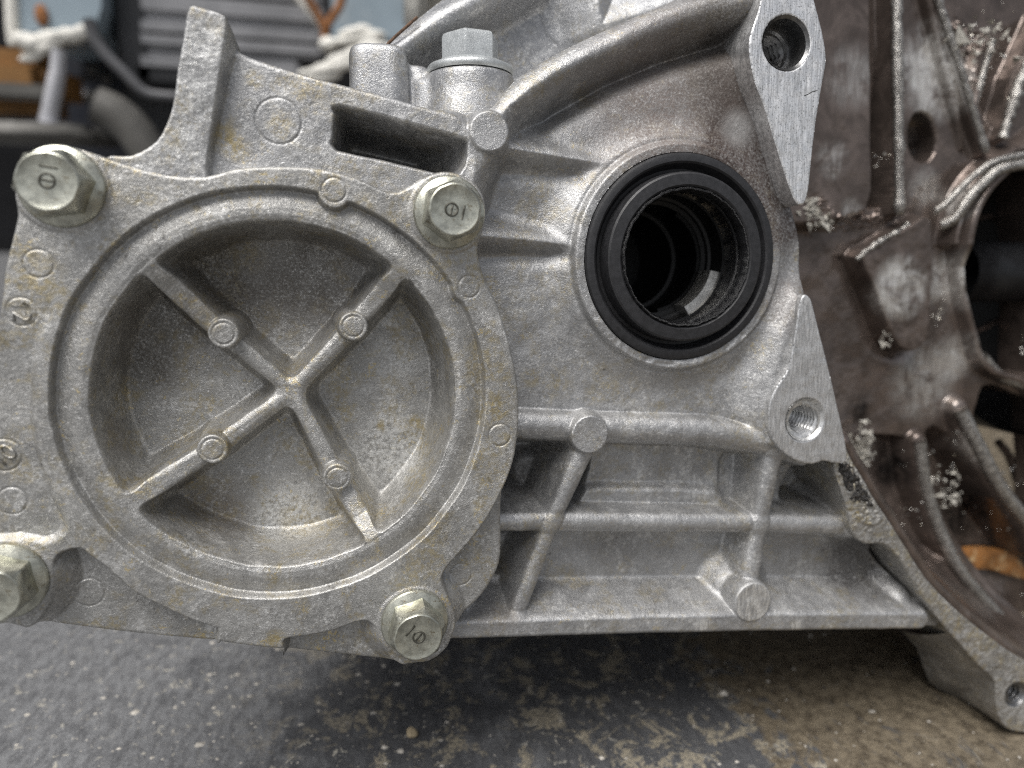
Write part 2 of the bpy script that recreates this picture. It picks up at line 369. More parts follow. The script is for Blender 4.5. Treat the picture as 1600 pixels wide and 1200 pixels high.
def bm_obj(name, bm, mat, parent=None, smooth=True, angle=None):
    me = bpy.data.meshes.new(name); bm.normal_update(); bm.to_mesh(me); bm.free()
    for p in me.polygons: p.use_smooth = smooth
    o = link(name, me, mat, parent)
    if angle is not None and smooth: me.set_sharp_from_angle(angle=angle)
    return o
def lathe(name, prof, n, mat, parent, c=(0, 0, 0), axis='h', smooth=True, angle=R(40), sides=None, closed=False, shift=True):
    """prof: (radius, height). axis 'h' points out of the face, 'z' up. c: (x, h, z) mm"""
    V, Q = [], []
    for r, y in prof:
        for i in range(n):
            a = 2*math.pi*i/n
            rr = sides(a)*r if sides else r
            if axis == 'h': V.append((c[0]+rr*math.cos(a), -(c[1]+y), c[2]+rr*math.sin(a)))
            else: V.append((c[0]+rr*math.cos(a), -c[1]-rr*math.sin(a)*-1, c[2]+y))
    for j in range(len(prof)-1):
        for i in range(n):
            k = (i+1) % n
            Q.append((j*n+i, j*n+k, (j+1)*n+k, (j+1)*n+i))
    bm = bmesh.new()
    vs = [bm.verts.new((np.array(v)-BASE)/1000 if shift else Vector(v)/1000) for v in V]
    for f in Q: bm.faces.new([vs[i] for i in f])
    if closed:
        bm.faces.new(vs[:n]); bm.faces.new(vs[-n:])
    bmesh.ops.remove_doubles(bm, verts=bm.verts, dist=1e-7)
    bmesh.ops.recalc_face_normals(bm, faces=bm.faces)
    return bm_obj(name, bm, mat, parent, smooth, angle)
def tube_bm(bm, pts, r, n=8, caps=True, M=None):
    pts = [Vector(p) for p in pts]; rings = []
    rad = r if callable(r) else (lambda t: r)
    up = None
    for i, p in enumerate(pts):
        d = (pts[min(i+1, len(pts)-1)]-pts[max(i-1, 0)]).normalized()
        if up is None: up = d.orthogonal().normalized()
        up = (up-d*up.dot(d)).normalized(); sd_ = d.cross(up)
        rr = rad(i/max(1, len(pts)-1))
        rings.append([bm.verts.new(p+(up*math.cos(2*math.pi*k/n)+sd_*math.sin(2*math.pi*k/n))*rr) for k in range(n)])
    for a, b in zip(rings[:-1], rings[1:]):
        for k in range(n): bm.faces.new((a[k], a[(k+1) % n], b[(k+1) % n], b[k]))
    if caps: bm.faces.new(rings[0]); bm.faces.new(rings[-1])
    return bm
def spline(pts, n=6): return [Vector(p) for p in catmull(pts, n, closed=False)]
def tag(o, label=None, cat=None, group=None, kind=None):
    for k, v_ in (('label', label), ('category', cat), ('group', group), ('kind', kind)):
        if v_: o[k] = v_
    return o
def empty(name, loc): 
    o = bpy.data.objects.new(name, None); o.empty_display_size = .02; o.location = loc; C.objects.link(o); return o

# ------------------------------------------------------------------ ground
def ground_material():
    g = NG('ground_paint')
    fl = g.noise(.32, 6, .75); fl2 = g.noise(1.1, 4, .75); fl3 = g.noise(3.0, 3, .7)
    sc = g.noise(1.0, 5, .75, vec=g.scaled((.55, .2, 1), (0, 0, R(-38))))
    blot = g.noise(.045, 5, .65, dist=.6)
    c = g.mix(g.ramp(sc, .35, .65), (.105, .106, .110), (.20, .203, .208))
    c = g.mix(g.ramp(fl2, .56, .70, 0, .55), c, (.40, .395, .38))
    c = g.mix(g.ramp(fl3, .34, .46, .5, 0), c, (.045, .045, .046))
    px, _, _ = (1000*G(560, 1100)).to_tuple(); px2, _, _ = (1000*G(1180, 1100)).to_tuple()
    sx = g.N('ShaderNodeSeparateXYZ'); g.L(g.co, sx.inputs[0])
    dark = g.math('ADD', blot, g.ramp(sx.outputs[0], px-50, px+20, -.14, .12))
    c = g.mix(g.math('MULTIPLY', g.ramp(dark, .36, .60), .66), c, (.035, .036, .040))  # damp blotches, deepened to paint in the shade beneath the casting
    # bare concrete showing through the paint
    ch = g.math('MULTIPLY', g.ramp(g.noise(.24, 6, .74, dist=.7), .595, .63), g.ramp(g.noise(.05, 3), .34, .54))
    c = g.mix(g.math('MULTIPLY', ch, .9), c, (.44, .415, .355))
    sp = g.math('MULTIPLY', g.ramp(g.noise(.10, 6, .78, dist=.7), .53, .57), g.ramp(sx.outputs[0], px-40, px+10, 0, 1))
    c = g.mix(g.math('MULTIPLY', sp, g.ramp(fl2, .36, .55)), c, (.30, .265, .20))
    wn = g.math('ADD', g.noise(.05, 7, .75, dist=.9), g.ramp(sx.outputs[0], px2-60, px2+30, -.22, .16))
    f = g.ramp(wn, .50, .57)
    bc = g.mix(g.ramp(fl, .30, .68), (.060, .048, .034), (.20, .165, .115))
    bc = g.mix(g.ramp(g.noise(1.0, 4, .7, vec=g.scaled((.5, .14, 1), (0, 0, R(50)))), .58, .70, 0, .6), bc, (.06, .062, .07))
    bc = g.mix(g.ramp(fl2, .58, .7, 0, .5), bc, (.34, .30, .23))
    c = g.mix(f, c, bc)
    hh = g.math('ADD', g.math('MULTIPLY', fl2, .7), g.math('MULTIPLY', fl3, .4))
    nb = g.bump(hh, .45, .8); nb = g.bump(fl, .6, .5, nb)
    return g.out(c, g.ramp(fl, .3, .7, .30, .58), 0, nb)
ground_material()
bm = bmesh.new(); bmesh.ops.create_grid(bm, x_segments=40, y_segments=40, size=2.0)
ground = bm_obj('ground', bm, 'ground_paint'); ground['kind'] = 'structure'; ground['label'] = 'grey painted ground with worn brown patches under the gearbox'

# ------------------------------------------------------------------ gearbox
root = empty('gearbox', (0, 0, 0))
root.matrix_world = WORLD @ Matrix.Translation(Vector(BASE)/1000)
tag(root, 'dirty cast aluminium gearbox with round ribbed cover, bolts and black oil seal', 'gearbox')

# --- end cover
CC = np.array(P(441, 624, 7))
COVER = [(25,337),(22,295),(32,258),(60,234),(100,227),(150,240),(200,257),(260,272),(320,275),(370,262),(441,259),(500,263),(560,278),(610,300),(640,290),(670,272),(705,268),(740,283),(757,310),(758,345),(748,385),(750,407),(760,440),(780,480),(798,540),(810,600),(812,660),(806,710),(799,742),(790,790),(783,865),(771,903),(745,940),(712,985),(700,1012),(672,1034),(640,1038),(605,1030),(520,1022),(449,1014),(446,1014),(441,1015),(437,1015),(400,1012),(350,1005),(345,1004),(340,1000),(334,1000),(325,1001),(225,992),(125,980),(75,972),(0,974),(-60,980),(-90,800),(-60,600),(-20,550),(0,475),(5,425),(15,382)]
UPPER = [(25,337),(22,295),(32,258),(60,234),(100,227),(150,240),(200,257),(260,272),(320,275),(370,262),(441,259),(500,263),(560,278),(610,300),(640,290),(670,272),(705,268),(740,283),(757,310),(758,345),(748,385),(750,407),(760,440),(780,480),(798,540),(810,600),(812,660),(806,710),(790,755),(760,812),(725,857),(700,885),(690,905),(697,925),(708,950),(712,975),(705,1010),(680,1040),(650,1046),(612,1030),(597,1000),(590,985),(575,971),(555,973),(520,986),(480,994),(450,998),(443,1005),(441,1030),(400,1050),(345,1050),(341,988),(335,981),(300,969),(250,947),(212,927),(180,900),(160,882),(137,866),(125,857),(100,862),(84,878),(82,930),(70,955),(40,985),(-60,1010),(-90,800),(-60,600),(-20,550),(0,475),(5,425),(15,382)]
DENT = [(100,447),(80,487),(65,517),(57,550),(52,600),(50,655),(60,705),(82,775),(101,812),(97,832),(70,847),(30,840),(-30,835),(-80,700),(-60,560),(10,470),(40,452)]
cover_pts = [P(u, v, 4.3 if (v > 984 and u > 443 and u < 620) or (982 > v > 850 and u > 744) or (v > 970 and 60 < u < 343) else 8) for u, v in COVER]; upper_pts = PP(UPPER, 8); dent_pts = PP(DENT, 8)
NOTCH = [((522, 301), 26), ((731, 449), 25), ((780, 681), 24)]
def cover_h(X, Z, s):
    h = np.full(X.shape, 4.3, F)
    su = sd_poly(X, Z, upper_pts, 2)
    h = plateau(h, su, 8.0, 5, .9, .3)
    sdn = sd_poly(X, Z, dent_pts, 2)
    h = h-.9*np.clip(.5-sdn/1.3, 0, 1)**1.5*np.clip((F(P(40, 470, 8)[1])-Z)/12, 0, 1)
    # bolt seats
    for (u, v) in BOLTS:
        c = P(u, v, 8); h = plateau(h, sd_circ(X, Z, c, 6.6), 8.25, 1.2, .3, .2)
    # ring groove, bead, bowl
    r = np.hypot(X-F(CC[0]), Z-F(CC[1]))
    ang = np.arctan2(Z-F(CC[1]), X-F(CC[0]))
    r = r+.12*vnoise(ang*6, ang*0, 1.0, 5)
    prof = np.interp(r, [0, 24.6, 25.8, 26.6, 27.0, 27.4, 27.85, 28.4, 29.4, 30.4, 31.4, 32.4, 33.4, 34.2, 60],
                        [-6, -6, -5.5, -4.2, -2.6, 0.6, 4.3, 5.8, 6.75, 6.98, 6.95, 6.75, 6.4, 6.2, 6.2]).astype(F)
    prof = prof+.12*vnoise(X, Z, 9, 8)
    sg = r-34.5
    for (c, rp) in NOTCH:
        q = P(*c, 8); sg = smax(sg, -sd_circ(X, Z, q, LEN(rp, *c, 8)), .3)
    t = np.clip(.5+(sg+.05)/.7, 0, 1); t = t*t*(3-2*t)
    t = np.where(sg < 3, t, 1)
    # four rounded sectors left between the ribs of the cross
    hub = np.array(P(457, 612, 2.2)); dr = None
    for a, b in (((236, 420), (347, 521)), ((640, 405), (552, 510)), ((196, 790), (333, 702)), ((614, 888), (527, 746))):
        q = dist_line(X, Z, [P(*a, 5.5), P(*b, 2.6), hub])-.03*(np.hypot(X-hub[0], Z-hub[1]))
        dr = q if dr is None else smin(dr, q, 1.6)
    rib_top = np.interp(r, [0, 6, 14, 21, 25, 27.5, 29.2, 30.5], [2.2, 2.3, 2.7, 3.4, 4.5, 6.0, 6.75, 6.95]).astype(F)
    top = np.where(r < 29.6, rib_top, prof); top = top-.35*np.clip(1-dr/1.3, 0, 1)*0-.45*np.clip(dr/1.1, 0, 1)**2*(r < 26)
    sp = smax(r-28.7, 1.05-dr, 1.5)
    sp = sp+.10*vnoise(X, Z, 2.6, 15)
    wall = -6+8*smax(sp+1.1, 0*sp, 1.2)+.12*vnoise(X, Z, 9, 8)
    kk = .8+1.9*np.clip((r-25.5)/2.5, 0, 1); tt = np.clip(.5+.5*(wall-top)/kk, 0, 1)
    inside = wall*(1-tt)+top*tt-kk*tt*(1-tt)
    for b in BOSSES:
        c = P(*b, 4.4); inside = plateau(inside, sd_circ(X, Z, c, 2.5), 4.5, 9, .25, .18)
        inside = mark(inside, X, Z, c, 1.75, .16, .13, .06)
    h = inside*(1-t)+h*t
    for (u, v, r_) in ((60, 412, 22), (33, 487, 22), (2, 713, 25), (15, 785, 21), (128, 940, 22), (725, 910, 17), (522, 297, 19), (733, 448, 17), (781, 680, 17)):
        h = mark(h, X, Z, P(u, v, 8), LEN(r_, u, v, 8))
    h = h+skin(X, Z, 1.0)
    # rounded outer edge
    e = np.clip(1-(-s)/.7, 0, 1); return h-.7*(1-np.sqrt(np.maximum(0, 1-e*e)))
BOLTS = [(96, 291), (702, 332), (648, 972), (10, 908)]
BOSSES = [(349, 521), (552, 510), (332, 702), (527, 746)]
cover = field('end_cover', -60, 820, 215, 1050, 6, .15, lambda X, Z: sd_poly(X, Z, cover_pts, 3), cover_h, -8, 'cover_metal', root)

# raised casting dates "12" and "10"
def stroke(name, lines, c, ang, sc, h, r, mat, parent):
    bm = bmesh.new(); ca, sa = math.cos(ang), math.sin(ang)
    for ln in lines:
        pts = []
        for x, y in ln:
            x, y = x*sc, y*sc
            p = np.array([c[0]+x*ca-y*sa, -h, c[1]+x*sa+y*ca]); pts.append(Vector((p-BASE)/1000))
        tube_bm(bm, pts, r/1000, 6)
    return bm_obj(name, bm, mat, parent)
def arc(cx, cy, rx, ry, a0, a1, n=14): return [(cx+rx*math.cos(R(a0+(a1-a0)*i/n)), cy+ry*math.sin(R(a0+(a1-a0)*i/n))) for i in range(n+1)]
ONE = [[(-.62, .18), (-.42, .5), (-.42, -.5)]]
TWO = [arc(.30, .24, .26, .26, 170, -40)+[(.05, -.5), (.62, -.5)]]
ZERO = [arc(.30, 0, .27, .5, 0, 360, 20)]
stroke('cast_number', ONE+TWO, P(33, 487, 8), R(-90), 2.2, 8.0, .24, 'cover_metal', cover)
stroke('cast_number', ONE+ZERO, P(3, 713, 8), R(42), 2.4, 7.25, .24, 'cover_metal', cover)

# --- bolts
def bolt(u, v, rot, mk, htop=6.4, hb=8.2):
    x, z = P(u, v, hb+.4)
    b = bpy.data.objects.new('bolt', None); b.empty_display_size = .005; C.objects.link(b); b.parent = root
    b.location = (np.array([x, -hb, z])-BASE)/1000
    def part(name, prof, n, mat, sides=None, angle=R(30), par=b):
        return lathe(name, prof, n, mat, par, (0, 0, 0), 'h', True, angle, sides, shift=False)
    part('flange', [(3, -.2), (5.9, -.2), (6.05, .1), (6.05, .65), (5.85, .95), (5.2, 1.25), (4.2, 1.75), (3.2, 1.9)], 64, 'zinc')
    # hexagon that tapers out of the round top
    def hexr(a): 
        q = (a-rot) % (math.pi/3)-math.pi/6
        return 1/math.cos(q)
    n = 96; bm = bmesh.new(); rings = []
    AF = 4.45
    for (k, y, rnd) in ((1.0, 1.3, 0), (1.0, htop-1.5, 0), (.99, htop-.95, .6), (.95, htop-.42, 1), (.92, htop-.14, 1), (.875, htop, 1), (.84, htop-.03, 1), (.76, htop-.16, 1), (.4, htop-.2, 1), (0.02, htop-.2, 1)):
        ring = []
        for i in range(n):
            a = 2*math.pi*i/n; hx = AF*hexr(a)*(1 if k > .97 else k); cr = AF*1.02*k
            rr = min(hx, AF*1.145)*(1-rnd)+min(cr, hx)*rnd
            ring.append(bm.verts.new(Vector((rr*math.cos(a), -y, rr*math.sin(a)))/1000))
        rings.append(ring)
    for A, B_ in zip(rings[:-1], rings[1:]):
        for i in range(n): bm.faces.new((A[i], A[(i+1) % n], B_[(i+1) % n], B_[i]))
    bmesh.ops.recalc_face_normals(bm, faces=bm.faces)
    bm_obj('hex_head', bm, 'zinc', b, True, R(24))
    # grade mark: a bar beside a barred ring
    if mk is not None:
        (du, dv), off = mk
        dx = np.array([du, -dv])/math.hypot(du, dv); px_ = np.array([-dx[1], dx[0]])
        bm = bmesh.new(); y0 = -(htop-.2)
        def pt(a, c_): q = off+a*dx+c_*px_ if False else np.array(off)+a*dx+c_*px_; return Vector((q[0], y0, q[1]))/1000
        for ln in ([pt(1.95, t*1.15) for t in (-1, -.3, .3, 1)], [pt(.02, t*.75) for t in (-1, 0, 1)], [pt(1.0*math.cos(t*.3142), 1.0*math.sin(t*.3142)) for t in range(21)]):
            tube_bm(bm, ln, .18/1000, 6)
        bm_obj('grade_mark', bm, 'zinc_mark', b)
    return b
bolt(*BOLTS[0], R(8), ((3, -18), (0.0, .1)))
bolt(*BOLTS[1], R(22), ((18, 4), (-.5, 0)))
bolt(*BOLTS[2], R(14), ((-15, -14), (.1, 0)))
bolt(*BOLTS[3], R(40), None)

# --- main case
SC = P(1066, 403, .6); SR = 19.9
CASE = [(297,12),(322,16),(345,22),(357,33),(360,58),(372,77),(400,90),(462,110),(537,130),(600,146),(675,167),(715,176),(740,178),(765,172),(785,150),(805,125),(830,106),(860,88),(905,64),(950,43),(1000,20),(1040,3),(1090,-20),(1200,-60),(1225,-60),(1222,60),(1222,150),(1235,290),(1250,325),(1260,370),(1262,400),(1259,455),(1262,480),(1285,580),(1303,690),(1309,727),(1320,770),(1330,812),(1350,845),(1390,868),(1412,900),(1447,942),(1480,984),(1430,985),(1200,989),(1000,994),(720,1001),(620,1000),(440,985),(330,900),(260,700),(200,400),(190,300),(160,243),(200,241),(240,219),(262,180),(272,140),(278,100),(287,60)]
case_pts = PP(CASE, 0)
# points that lie on the raised upper left part are placed at their own height
for i, (u, v) in enumerate(CASE):
    if (u < 370 and v < 330): case_pts[i] = P(u, v, 9)
    elif u < 700 and v < 175: case_pts[i] = P(u, v, 6)
    elif u > 1100 and 985 > v > 700: case_pts[i] = P(u, v, 0)
UL = [(280,60),(357,33),(361,58),(373,77),(400,89),(462,109),(537,129),(600,145),(675,166),(715,178),(740,200),(745,240),(745,300),(700,420),(500,620),(300,620),(200,400),(160,243),(240,200)]
FIN = [(297,10),(345,20),(356,32),(350,78),(336,160),(324,230),(320,262),(320,285),(300,300),(240,290),(190,270),(160,250),(158,241),(200,238),(238,216),(258,180),(268,140),(274,100),(283,60)]
POCKET = [(533,170),(640,197),(716,218),(726,228),(722,258),(708,273),(690,270),(600,248),(527,232),(524,215),(527,180)]
TROUGH = [(800,690),(900,690),(950,694),(1110,698),(1200,712),(1262,728),(1302,738),(1316,775),(1326,815),(1346,852),(1384,872),(1405,905),(1425,938),(1400,950),(1200,953),(900,956),(745,966),(765,930),(785,850),(795,760)]
ul_pts, fin_pts, pk_pts, tr_pts = PP(UL, 6), PP(FIN, 9), PP(POCKET, 5), PP(TROUGH, -3)
STEP1 = PP([(892,768),(1000,764),(1117,768),(1121,795),(1120,815),(880,815)], -7)
STEP2 = PP([(880,680),(1118,690),(1124,720),(1121,775),(1120,812),(860,812)], -8.5)
CAV3 = PP([(1236,736),(1296,746),(1308,785),(1228,790)], -12)
CAV = PP([(802,688),(885,692),(893,720),(878,752),(850,785),(800,788),(790,740)], -14)
CAV2 = PP([(785,842),(826,843),(816,872),(800,895),(780,895)], -8)
R1 = RP([(800, 666, .4, 44), (922, 672, .6, 44), (1110, 677, .6, 44), (1205, 694, .6, 40), (1260, 715, .5, 30)])
def case_h(X, Z, s):
    h = np.full(X.shape, 0, F)
    h = h-2.6
    # the field above the seal falls back towards the arched rib
    au = np.array([P(u, v, -2) for u, v in ((850, 165), (950, 108), (1060, 68), (1140, 48))])
    h = h-6.5*np.exp(-(dist_line(X, Z, au)/3.2)**2)-1.2*np.exp(-(dist_line(X, Z, au)/10)**2)
    h = h-1.2*np.exp(-(dist_line(X, Z, [P(790, 330, 0), P(860, 330, 0)])/7)**2)
    # seal boss
    dS = np.hypot(X-F(SC[0]), Z-F(SC[1]))
    h = plateau(h, dS-23.2, -1.2, .6, 1.2, .5); h = plateau(h, dS-21.7, .35, 2.2, .7, .3)+.25*vnoise(X, Z, 1.1, 77)*np.clip(1-np.abs(dS-20.9)/1.2, 0, 1)*np.clip(-(Z-SC[1])/14, 0, 1)
    # two low ribs running to the seal boss
    h = rib(h, X, Z, RP([(770, 226, 1.2, 8), (850, 240, -.4, 7), (945, 256, -1.5, 6)]), 1.1, 1.2, 1)
    h = rib(h, X, Z, RP([(745, 368, 1.2, 9), (820, 374, -.4, 8), (905, 385, -1.4, 6)]), 1.1, 1.2, 1)
    h = h-.9*np.exp(-(dist_line(X, Z, [P(760, 395, 0), P(880, 400, 0)])/1.6)**2)-.9*np.exp(-(dist_line(X, Z, [P(785, 262, 0), P(905, 272, 0)])/1.6)**2)
    # mound under the lower lug
    h = plateau(h, sd_poly(X, Z, PP([(1250,470),(1285,560),(1310,700),(1240,716),(1205,690),(1208,600)], 2), 2), 2.0, .8, 2.5, 1)
    # below the long rib
    h = pocket(h, sd_poly(X, Z, tr_pts, 2), -9.5, 4.0, 1.8, 1.2)
    h = rib(h, X, Z, RP([(700, 985, .2, 26), (1000, 976, .2, 26), (1200, 972, .2, 26), (1440, 970, .2, 24)]), 2.2, 1.5, .6)
    h = plateau(h, sd_poly(X, Z, STEP2, 2), -8.4, 3, .8, .6)
    h = plateau(h, sd_poly(X, Z, STEP1, 2), -6.6, 1.6, .8, .7)
    h = pocket(h, sd_poly(X, Z, CAV, 2), -17, 4, 1.2, 1); h = pocket(h, sd_poly(X, Z, CAV2, 2), -13, 4, 1.2, 1); h = pocket(h, sd_poly(X, Z, CAV3, 2), -17, 3, 1.5, 1)
    h = plateau(h, sd_circ(X, Z, P(826, 735, -14), 3.4), -13.5, 2, 1, .8)
    h = rib(h, X, Z, R1, 4, 1.3, 1.2, True)
    h = rib(h, X, Z, RP([(770, 818, -1.4, 30), (880, 818, -1.2, 32), (1190, 820, -1.6, 30), (1335, 824, -1.8, 30)]), 5, 1.6, 1.6, True)
    h = rib(h, X, Z, RP([(922, 690, .6, 34), (866, 815, -1.0, 26), (806, 968, -1.0, 26)]), 4.5, 1.8, 1.5, True)
    h = rib(h, X, Z, RP([(1214, 712, .2, 34), (1191, 820, -1.4, 26), (1170, 940, -1.0, 32)]), 4.5, 1.8, 1.5, True)
    h = plateau(h, sd_circ(X, Z, P(1160, 930, -4), 5.0), -3.6, 1.8, 2.5, 1.5)
    c = P(1178, 942, .8); h = plateau(h, sd_circ(X, Z, c, 4.5), .45, 9, .2, .15); h = mark(h, X, Z, c, 4.45, .10)
    c = P(922, 679, 1.8); h = plateau(h, sd_circ(X, Z, c, 3.85), 1.8, 8, .4, .2); h = mark(h, X, Z, c, 3.8, .12)
    h = plateau(h, sd_circ(X, Z, P(1345, 820, -1), 3.0), -1.0, 2.5, 1, .6)
    h = plateau(h, sd_circ(X, Z, P(1408, 938, -4), 1.4), -2.6, 1.3, 1.6, 1.2)
    h = plateau(h, sd_circ(X, Z, P(1350, 920, -8), .8), -7.5, 1.0, 1.6, 1.2)
    # upper left, fin, slot
    h = plateau(h, sd_poly(X, Z, ul_pts, 2), 5.4, 2.4, 1.5, 1.0)
    sf = sd_poly(X, Z, fin_pts, 2)
    fz = np.clip((Z-F(P(250, 275, 8)[1]))/26, 0, 1); ft = 7.5+2.4*fz*fz*(3-2*fz); h = smax(h, ft-4*smax(sf, 0*sf, .25), .8)+.03*vnoise(X, Z, .5, 31)*(sf < 0)
    h = pocket(h, sd_poly(X, Z, pk_pts, 2)+2.3, -13, 7, 2.6, .8)
    # arched rib, post at its foot
    h = rib(h, X, Z, RP([(700, 400, 3.5, 60), (742, 275, 5.0, 38), (765, 205, 5.4, 44), (795, 166, 3.6, 34), (830, 137, 2.8, 36), (868, 112, 2.2, 38), (955, 68, 1.2, 40), (1040, 32, .4, 42), (1120, 6, 0, 44), (1210, -16, 0, 46)]), 2.8, 1.8, 2.2)
    c = P(765, 205, 6); h = plateau(h, sd_circ(X, Z, c, 3.6), 5.9, 5, .6, .4); h = mark(h, X, Z, c, 3.5, .12)
    h = mark(h, X, Z, P(435, 188, 6), LEN(36, 435, 188, 6), .2)
    h = pocket(h, np.hypot(X-F(CC[0]), Z-F(CC[1]))-33, -10, 6, .3, .3)   # open behind the bowl of the cover
    h = h+skin(X, Z, 1.3, 17)
    h = h-np.clip(.8-np.abs(s+.0), 0, 1)*0
    e = np.clip(1-(-s)/.5, 0, 1); e = np.where(dS < 21.5, e*.4, e)
    return h-.5*(1-np.sqrt(np.maximum(0, 1-e*e)))
def case_sdf(X, Z):
    s = np.maximum(sd_poly(X, Z, case_pts, 3), -(np.hypot(X-F(SC[0]), Z-F(SC[1]))-F(SR+.15)))
    return np.maximum(s, np.maximum(-sd_circ(X, Z, P(1229, 67, 2.6), 5.6), -sd_circ(X, Z, P(1258, 656, 3), 4.9)))
def case_back(x, z):
    rim = np.abs(np.hypot(x-SC[0], z-SC[1])-SR-.15) < .3
    rim |= np.hypot(x-P(1229, 67, 2.6)[0], z-P(1229, 67, 2.6)[1]) < 6.2; rim |= np.hypot(x-P(1258, 656, 3)[0], z-P(1258, 656, 3)[1]) < 5.4
    return np.where(rim, -14.0, np.where(z < P(800, 900, 0)[1], -135.0, -34.0))  # lower body carried far back, unseen, to darken the ground beneath
case = field('case', 190, 1490, -50, 1003, 0, .18, case_sdf, case_h, case_back, 'case_metal', root)

# --- upper housing behind
REAR = [(598,76),(615,58),(636,40),(668,14),(700,-14),(760,-60),(1180,-60),(1180,80),(1000,160),(800,240),(690,260),(640,230),(610,160)]
rear_pts = PP(REAR, -22)
def rear_h(X, Z, s):
    h = np.full(X.shape, -28, F)
    h = rib(h, X, Z, RP([(604, 90, -20, 24), (640, 64, -20, 24), (690, 30, -20, 26), (760, -8, -19, 28), (840, -60, -18, 30)]), 2.2, 2, 1.5)
    h = rib(h, X, Z, RP([(1100, -10, -20, 20), (940, 40, -22, 10), (930, -40, -22, 10)]), .8, 1.5, 1.5)
    h = h-.35*np.exp(-(dist_line(X, Z, [P(848, -20, -26), P(852, 30, -26), P(860, 52, -26), P(872, 66, -26)])/.16)**2)
    return h+skin(X, Z, 1.5, 41)
field('rear_housing', 580, 1190, -60, 270, -20, .25, lambda X, Z: sd_poly(X, Z, rear_pts, 3), rear_h, -45, 'rear_metal', root)
# gasket line on the ridge's outer edge
bm = bmesh.new()
gp = [Vector((np.array([x, -hh, z])-BASE)/1000) for (x, z), hh in ((P(599, 75, -20), -20.2), (P(618, 57, -20), -20), (P(637, 40, -20), -20), (P(652, 27, -20), -20))]
tube_bm(bm, spline(gp, 4), .00032, 6)
plain('gasket', (.13, .075, .045), .7, 0, .5, 1.5, .3)
bm_obj('gasket', bm, 'gasket', root)

# --- filler plug
def rounded(r, top, bot, e, n=6):
    return [(r*.25, top-.05), (r*.6, top)]+[(r-e+e*math.sin(R(90*i/n)), top-e+e*math.cos(R(90*i/n))) for i in range(n+1)]+[(r*1.02, bot)]
pc = P(735, 109, -15)
px_mm = LEN(1, 735, 100, -15)*.97
plug = bpy.data.objects.new('filler_plug', None); C.objects.link(plug); plug.parent = root
plug.location = (np.array([pc[0], 15, pc[1]])-BASE)/1000
lathe('washer', [(r*px_mm, y*px_mm) for r, y in ((20, -10), (71, -10), (73, -7), (73, -1), (71, 2), (56, 9), (30, 11))], 72, 'plug_metal', plug, (0, 0, 0), 'z', True, R(35), None, shift=False)
hexs = lambda a: 1/math.cos(((a-R(8)) % (math.pi/3))-math.pi/6)
hx = lathe('hex_head', [(r*px_mm, y*px_mm) for r, y in ((43, 8), (43, 46), (41, 52), (36, 55), (8, 55), (1, 55))], 96, 'plug_metal', plug, (0, 0, 0), 'z', True, R(24), hexs, shift=False)
def blend(name, parts, mat, parent, voxel=.00045, it=26):
    """overlapping solids fused into one casting skin"""
    bm = bmesh.new()
    for f in parts: f(bm)
    bmesh.ops.recalc_face_normals(bm, faces=bm.faces)
    o = bm_obj(name, bm, mat, parent)
    m = o.modifiers.new('fuse', 'REMESH'); m.mode = 'VOXEL'; m.voxel_size = voxel; m.use_smooth_shade = True
    m = o.modifiers.new('fillet', 'SMOOTH'); m.iterations = it; m.factor = .5
    return o
def solid(prof, c, sides=None, n=48):
    def f(bm):
        rings = [[bm.verts.new(Vector((np.array([c[0]+r*(sides(2*math.pi*i/n) if sides else 1)*math.cos(2*math.pi*i/n), -c[1]+r*(sides(2*math.pi*i/n) if sides else 1)*math.sin(2*math.pi*i/n), c[2]+y])-BASE)/1000)) for i in range(n)] for r, y in prof]
        for A, B_ in zip(rings[:-1], rings[1:]):
            for i in range(n): bm.faces.new((A[i], A[(i+1) % n], B_[(i+1) % n], B_[i]))
        bm.faces.new(rings[0]); bm.faces.new(rings[-1])
    return f
sq = lambda a: 1+.09*math.cos(4*(a-R(40)))
c2 = P(591, 77, -15); pm = LEN(1, 591, 78, -15); c3 = P(652, 104, -17); c4 = P(690, 150, -17)
M_ = lambda prof: [(r*pm, y*pm) for r, y in prof]
blend('plug_boss', [solid(M_([(73, -9), (75, -14), (75, -40), (80, -66), (84, -100)]), (pc[0], -15, pc[1])),
    solid(M_(rounded(51, 0, -100, 13)[1:]), (c2[0], -15, c2[1]), sq), solid(M_(rounded(22, 0, -100, 12)[1:]), (c3[0], -17, c3[1])),
    solid(M_([(70, 20), (74, 0), (80, -40)]), (c4[0], -20, c4[1])), solid(M_([(40, 10), (60, -30), (64, -60)]), (P(790, 150, -17)[0], -19, P(790, 140, -17)[1]))], 'rear_metal', root)

# --- oil seal
def at(c, h): return (c[0], h, c[1])
seal = lathe('oil_seal', [(19.2, -13), (19.9, -12.5), (19.9, .5), (19.7, .9), (19.25, 1.1), (18.3, 1.1), (17.95, .8), (17.5, -.5), (17.0, -1.1), (16.2, -1.2)], 128, 'rubber', root, at(SC, 0), 'h', True, R(28))
lathe('seal_face', [(16.45, -1.3), (16.2, 1.9), (16.05, 2.35), (15.7, 2.6), (13.75, 2.75), (13.4, 2.5), (13.2, 1.9)], 128, 'rubber', seal, at(SC, 0), 'h', True, R(28))
lipr = lambda a: 1+.005*math.sin(17*a)+.004*math.sin(41*a+1)+.004*math.sin(7*a)*math.sin(73*a)
lathe('seal_lip', [(13.4, 1.7), (13.3, 2.5), (13.05, 2.95), (12.8, 2.9), (12.6, 2.3), (12.35, 1.2), (12.6, .2), (13.1, -1.2), (13.4, -5), (13.4, -9)], 220, 'rubber_wet', seal, at(SC, 0), 'h', True, R(30), lipr)
